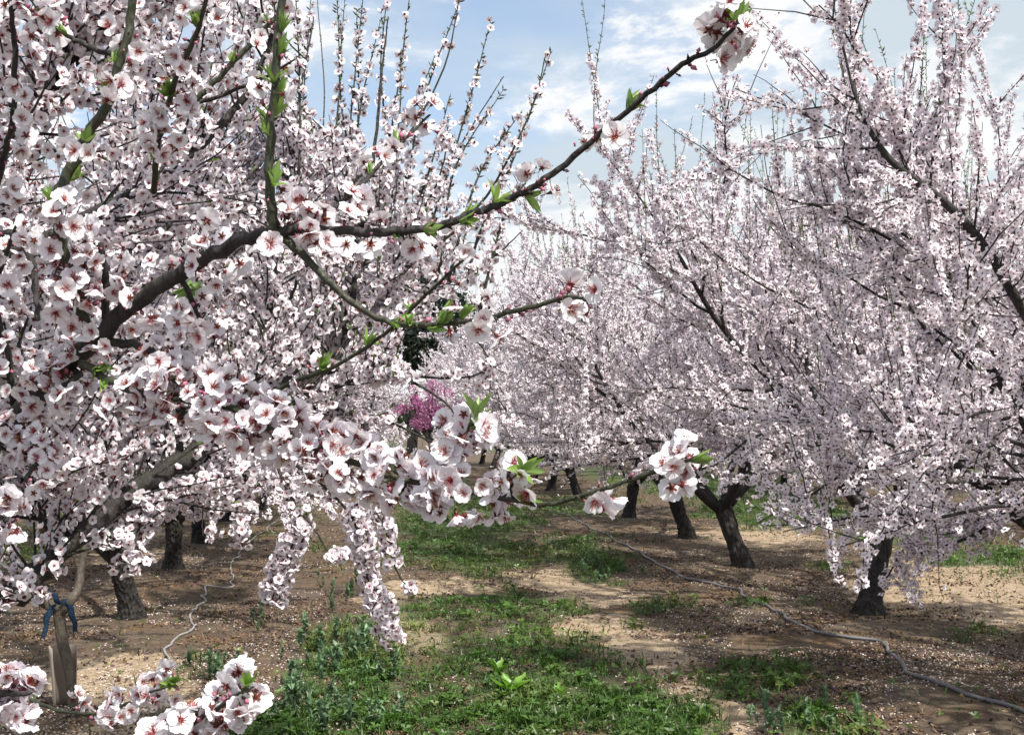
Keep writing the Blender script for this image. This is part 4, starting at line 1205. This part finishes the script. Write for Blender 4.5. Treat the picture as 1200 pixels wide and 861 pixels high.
M_CARD = simple_mat('sun_bleached_cardboard', (.42, .35, .29), .8, 14, .15, .15, .1)
gb = at(76, 829, D + .01); gt = at(74, 757, D + .02)
b_ = Acc()
n_a, n_h, th = 15, 7, .004
Vi, Vo = [], []
for hi_ in range(n_h):
    t = hi_ / (n_h - 1)
    c0 = gb * (1 - t) + gt * t
    rb = .060 * (1 - t) + .078 * t
    for ai in range(n_a):
        a = rad(5) + ai / (n_a - 1) * rad(232)
        off = rgt * math.cos(a) * rb + np.array([fwd[0], fwd[1], 0]) * math.sin(a) * rb * .9
        base_ = c0 + off + np.array([0, 0, .006 * math.sin(ai * 1.3)]) * t
        Vo.append(base_); Vi.append(c0 + off * (1 - th / rb))
Vv = np.vstack([Vo, Vi]); m_ = n_a * n_h
Fs = []
for hi_ in range(n_h - 1):
    for ai in range(n_a - 1):
        p0 = hi_ * n_a + ai
        Fs.append([p0, p0 + 1, p0 + n_a + 1, p0 + n_a]); Fs.append([m_ + p0, m_ + p0 + n_a, m_ + p0 + n_a + 1, m_ + p0 + 1])
for ai in range(n_a - 1):
    Fs.append([ai, m_ + ai, m_ + ai + 1, ai + 1]); q = (n_h - 1) * n_a + ai; Fs.append([q, q + 1, m_ + q + 1, m_ + q])
for hi_ in range(n_h - 1):
    q = hi_ * n_a; Fs.append([q, q + n_a, m_ + q + n_a, m_ + q]); q += n_a - 1; Fs.append([q, m_ + q, m_ + q + n_a, q + n_a])
b_.add(Vv, [(np.array(Fs), 0)], (1, 1, 1))
tag(b_.build('trunk_guard', [M_CARD]), 'beige cardboard guard wrapped round the foot of the young tree', 'tree guard')

M_BLUE = simple_mat('blue_cloth', (.010, .036, .075), .9, 60, .6, .8, .05)
def strip(pix, w, label):
    W = np.array([at(*q) for q in pix]); P_ = smooth_path(W, 6); n = len(P_)
    T = norm(np.gradient(P_, axis=0)); S = norm(np.cross(T, fwd))
    b_ = Acc(); Vs = []
    prof = [(-1, 0), (-.5, .5), (0, -.3), (.5, .45), (1, 0), (.5, .3), (0, -.45), (-.5, .35)]
    for k in range(n):
        ww = w * (1 + .18 * math.sin(k * .45 + len(pix))) * min(1, .4 + .12 * k)
        for u, v in prof: Vs.append(P_[k] + S[k] * (u * ww + .004 * math.sin(k * .8 + u * 3)) + fwd * v * ww * .55 + T[k] * (.012 * math.sin(u * 5) if k == n - 1 else 0))
    i_ = np.arange(n - 1)[:, None] * 8; j_ = np.arange(8)[None]; k_ = (j_ + 1) % 8
    b_.add(Vs, [(np.stack([i_ + j_, i_ + k_, i_ + 8 + k_, i_ + 8 + j_], -1).reshape(-1, 4), 0)], (1, 1, 1))
    return tag(b_.build('cloth_strip', [M_BLUE]), label, 'cloth', 'blue cloth strips tied to the young tree')
strip([(66, 708, D - .04), (58, 716, D - .05), (54, 730, D - .05), (51, 748, D - .05)], .016, 'dark blue cloth strip hanging left of the young trunk below its fork')
strip([(76, 706, D - .06), (82, 712, D - .05), (86, 726, D - .05), (89, 740, D - .04)], .016, 'blue cloth strip hanging right of the young trunk below its fork')
strip([(58, 690, D - .02), (64, 698, D - .07), (70, 706, D - .06), (78, 702, D - .02)], .014, 'pale blue cloth band knotted in the fork of the young tree')

# ------------------------------------------------------------------ far end of the corridor
def crown_tree(name, label, loc, trunk_h, trunk_r, lobes, n, leaf_size, cols, seed, long=1.0):
    rg = np.random.default_rng(seed)
    root = empty(name, loc); tag(root, label, 'tree')
    b_ = Acc()
    cz = np.mean([l[2] for l in lobes])
    Pp = smooth_path(np.array([[0, 0, -.3, trunk_r * 1.4], [0, 0, .1, trunk_r], [.1, 0, trunk_h * .5, trunk_r * .85], [0, .05, trunk_h, trunk_r * .7], [0, .05, cz, trunk_r * .4]]), 5)
    tube(b_, Pp[:, :3], Pp[:, 3], 10, lumps=.05, rng=rg)
    for l in lobes:
        c = np.array(l[:3]); s_ = Pp[int(len(Pp) * .7), :3]
        tube(b_, smooth_path(np.array([s_, (s_ + c) / 2 + [0, 0, -.1], c]), 4), np.linspace(trunk_r * .35, .02, 9), 5)
    b_.build('trunk', [M_BARK], root)
    a_ = Acc()
    w = np.array([l[3] ** 2 for l in lobes]); w = w / w.sum()
    wh = rg.choice(len(lobes), n, p=w)
    L_ = np.array(lobes)[wh]
    dv = norm(rg.normal(size=(n, 3))); rr_ = L_[:, 3] * rg.uniform(.45, 1.0, n) ** .6 * (1 + .18 * rg.normal(size=n))
    pos = L_[:, :3] + dv * rr_[:, None] * np.array([1, 1, .72])
    Vq = np.array([[0, -.28, 0], [.1, .28, 0], [long, .2, .1], [long * 1.1, -.15, -.1]])
    T_ = merge([(Vq, np.array([[0, 1, 2, 3]]), np.array([1, 1, 1]), 0)])
    tn_ = np.array(cols)[rg.integers(len(cols), size=n)] * rg.uniform(.7, 1.3, (n, 1))
    instance(a_, T_, pos, frames(rg.normal(size=(n, 3)), rg), leaf_size * rg.uniform(.6, 1.3, n), tn_)
    a_.build('crown', [M_LEAF], root, smooth=False)
    return root
p_ = at(482, 495, 46)
lob = [(0, 0, 6.3, 1.5), (-1.2, .3, 5.6, 1.3), (1.2, -.2, 5.8, 1.25), (.3, .8, 5.2, 1.3), (-.5, -.7, 5.0, 1.2), (1.75, .2, 4.9, .85), (-1.8, .1, 4.7, .9), (.5, 0, 4.35, .9), (-.2, .2, 7.0, 1.0)]
crown_tree('pine_tree', 'dark green round-crowned pine rising beyond the far end of the grass strip', (p_[0], p_[1], 0), 4.0, .22, lob, 26000, .14,
           [(.012, .030, .018), (.018, .042, .024), (.008, .02, .014)], 3, 1.2)
p_ = at(503, 495, 31)
lob = [(0, 0, 1.95, .40), (-.45, 0, 2.15, .30), (.42, .1, 1.8, .38), (.2, 0, 2.3, .35), (.62, 0, 1.35, .22), (-.2, 0, 1.6, .3), (-.75, 0, 1.95, .2), (.75, 0, 2.05, .2), (.1, 0, 2.6, .18), (-.4, 0, 2.5, .16), (.5, 0, 2.35, .16)]
crown_tree('redbud_tree', 'small magenta-pink redbud in full flower at the far end of the grass strip', (p_[0], p_[1], 0), 1.2, .05, lob, 5200, .040,
           [(.62, .16, .42), (.72, .28, .52), (.40, .09, .28), (.55, .25, .45)], 8, 1.0)
# dark bare bush under it
g0 = at(484, 540, 27.0); g0[2] = 0
rg = np.random.default_rng(12); b_ = Acc()
for k in range(420):
    a = rg.uniform(0, 6.28); e = rg.uniform(.15, 1.5)
    Pt = grow(rg, [rg.normal() * .12, rg.normal() * .12, .02], [math.cos(a) * math.cos(e), math.sin(a) * math.cos(e), math.sin(e)], rg.uniform(.5, 1.25), 5, .22, .02)
    tube(b_, Pt, np.linspace(.014, .004, 6), 3, cap=False)
o = b_.build('bare_bush', [M_BARK]); o.location = g0
tag(o, 'low dark leafless bush beneath the pink redbud', 'bush')
# hazy distant wood closing the view
rg = np.random.default_rng(31); a_ = Acc()
xx = rg.uniform(-170, 260, 60000); yy = rg.uniform(150, 175, 60000)
hh = 3.2 + 2.2 * fbm(xx * .08, xx * 0, 5, 4)
pos = np.stack([xx, yy, hh * rg.uniform(0, 1, 60000) ** .6], 1)
Vq = np.array([[0, -.4, 0], [.1, .4, 0], [1, .3, .1], [1.1, -.3, -.1]])
T_ = merge([(Vq, np.array([[0, 1, 2, 3]]), np.array([1, 1, 1]), 0)])
tn_ = np.array([[.05, .075, .04], [.07, .10, .05], [.04, .06, .045]])[rg.integers(3, size=60000)]
instance(a_, T_, pos, frames(rg.normal(size=(60000, 3)), rg), rg.uniform(.5, 1.1, 60000), tn_)
tag(a_.build('distant_wood', [M_LEAF], smooth=False), 'low dark green wood along the horizon beyond the orchard', 'woodland', kind='stuff')
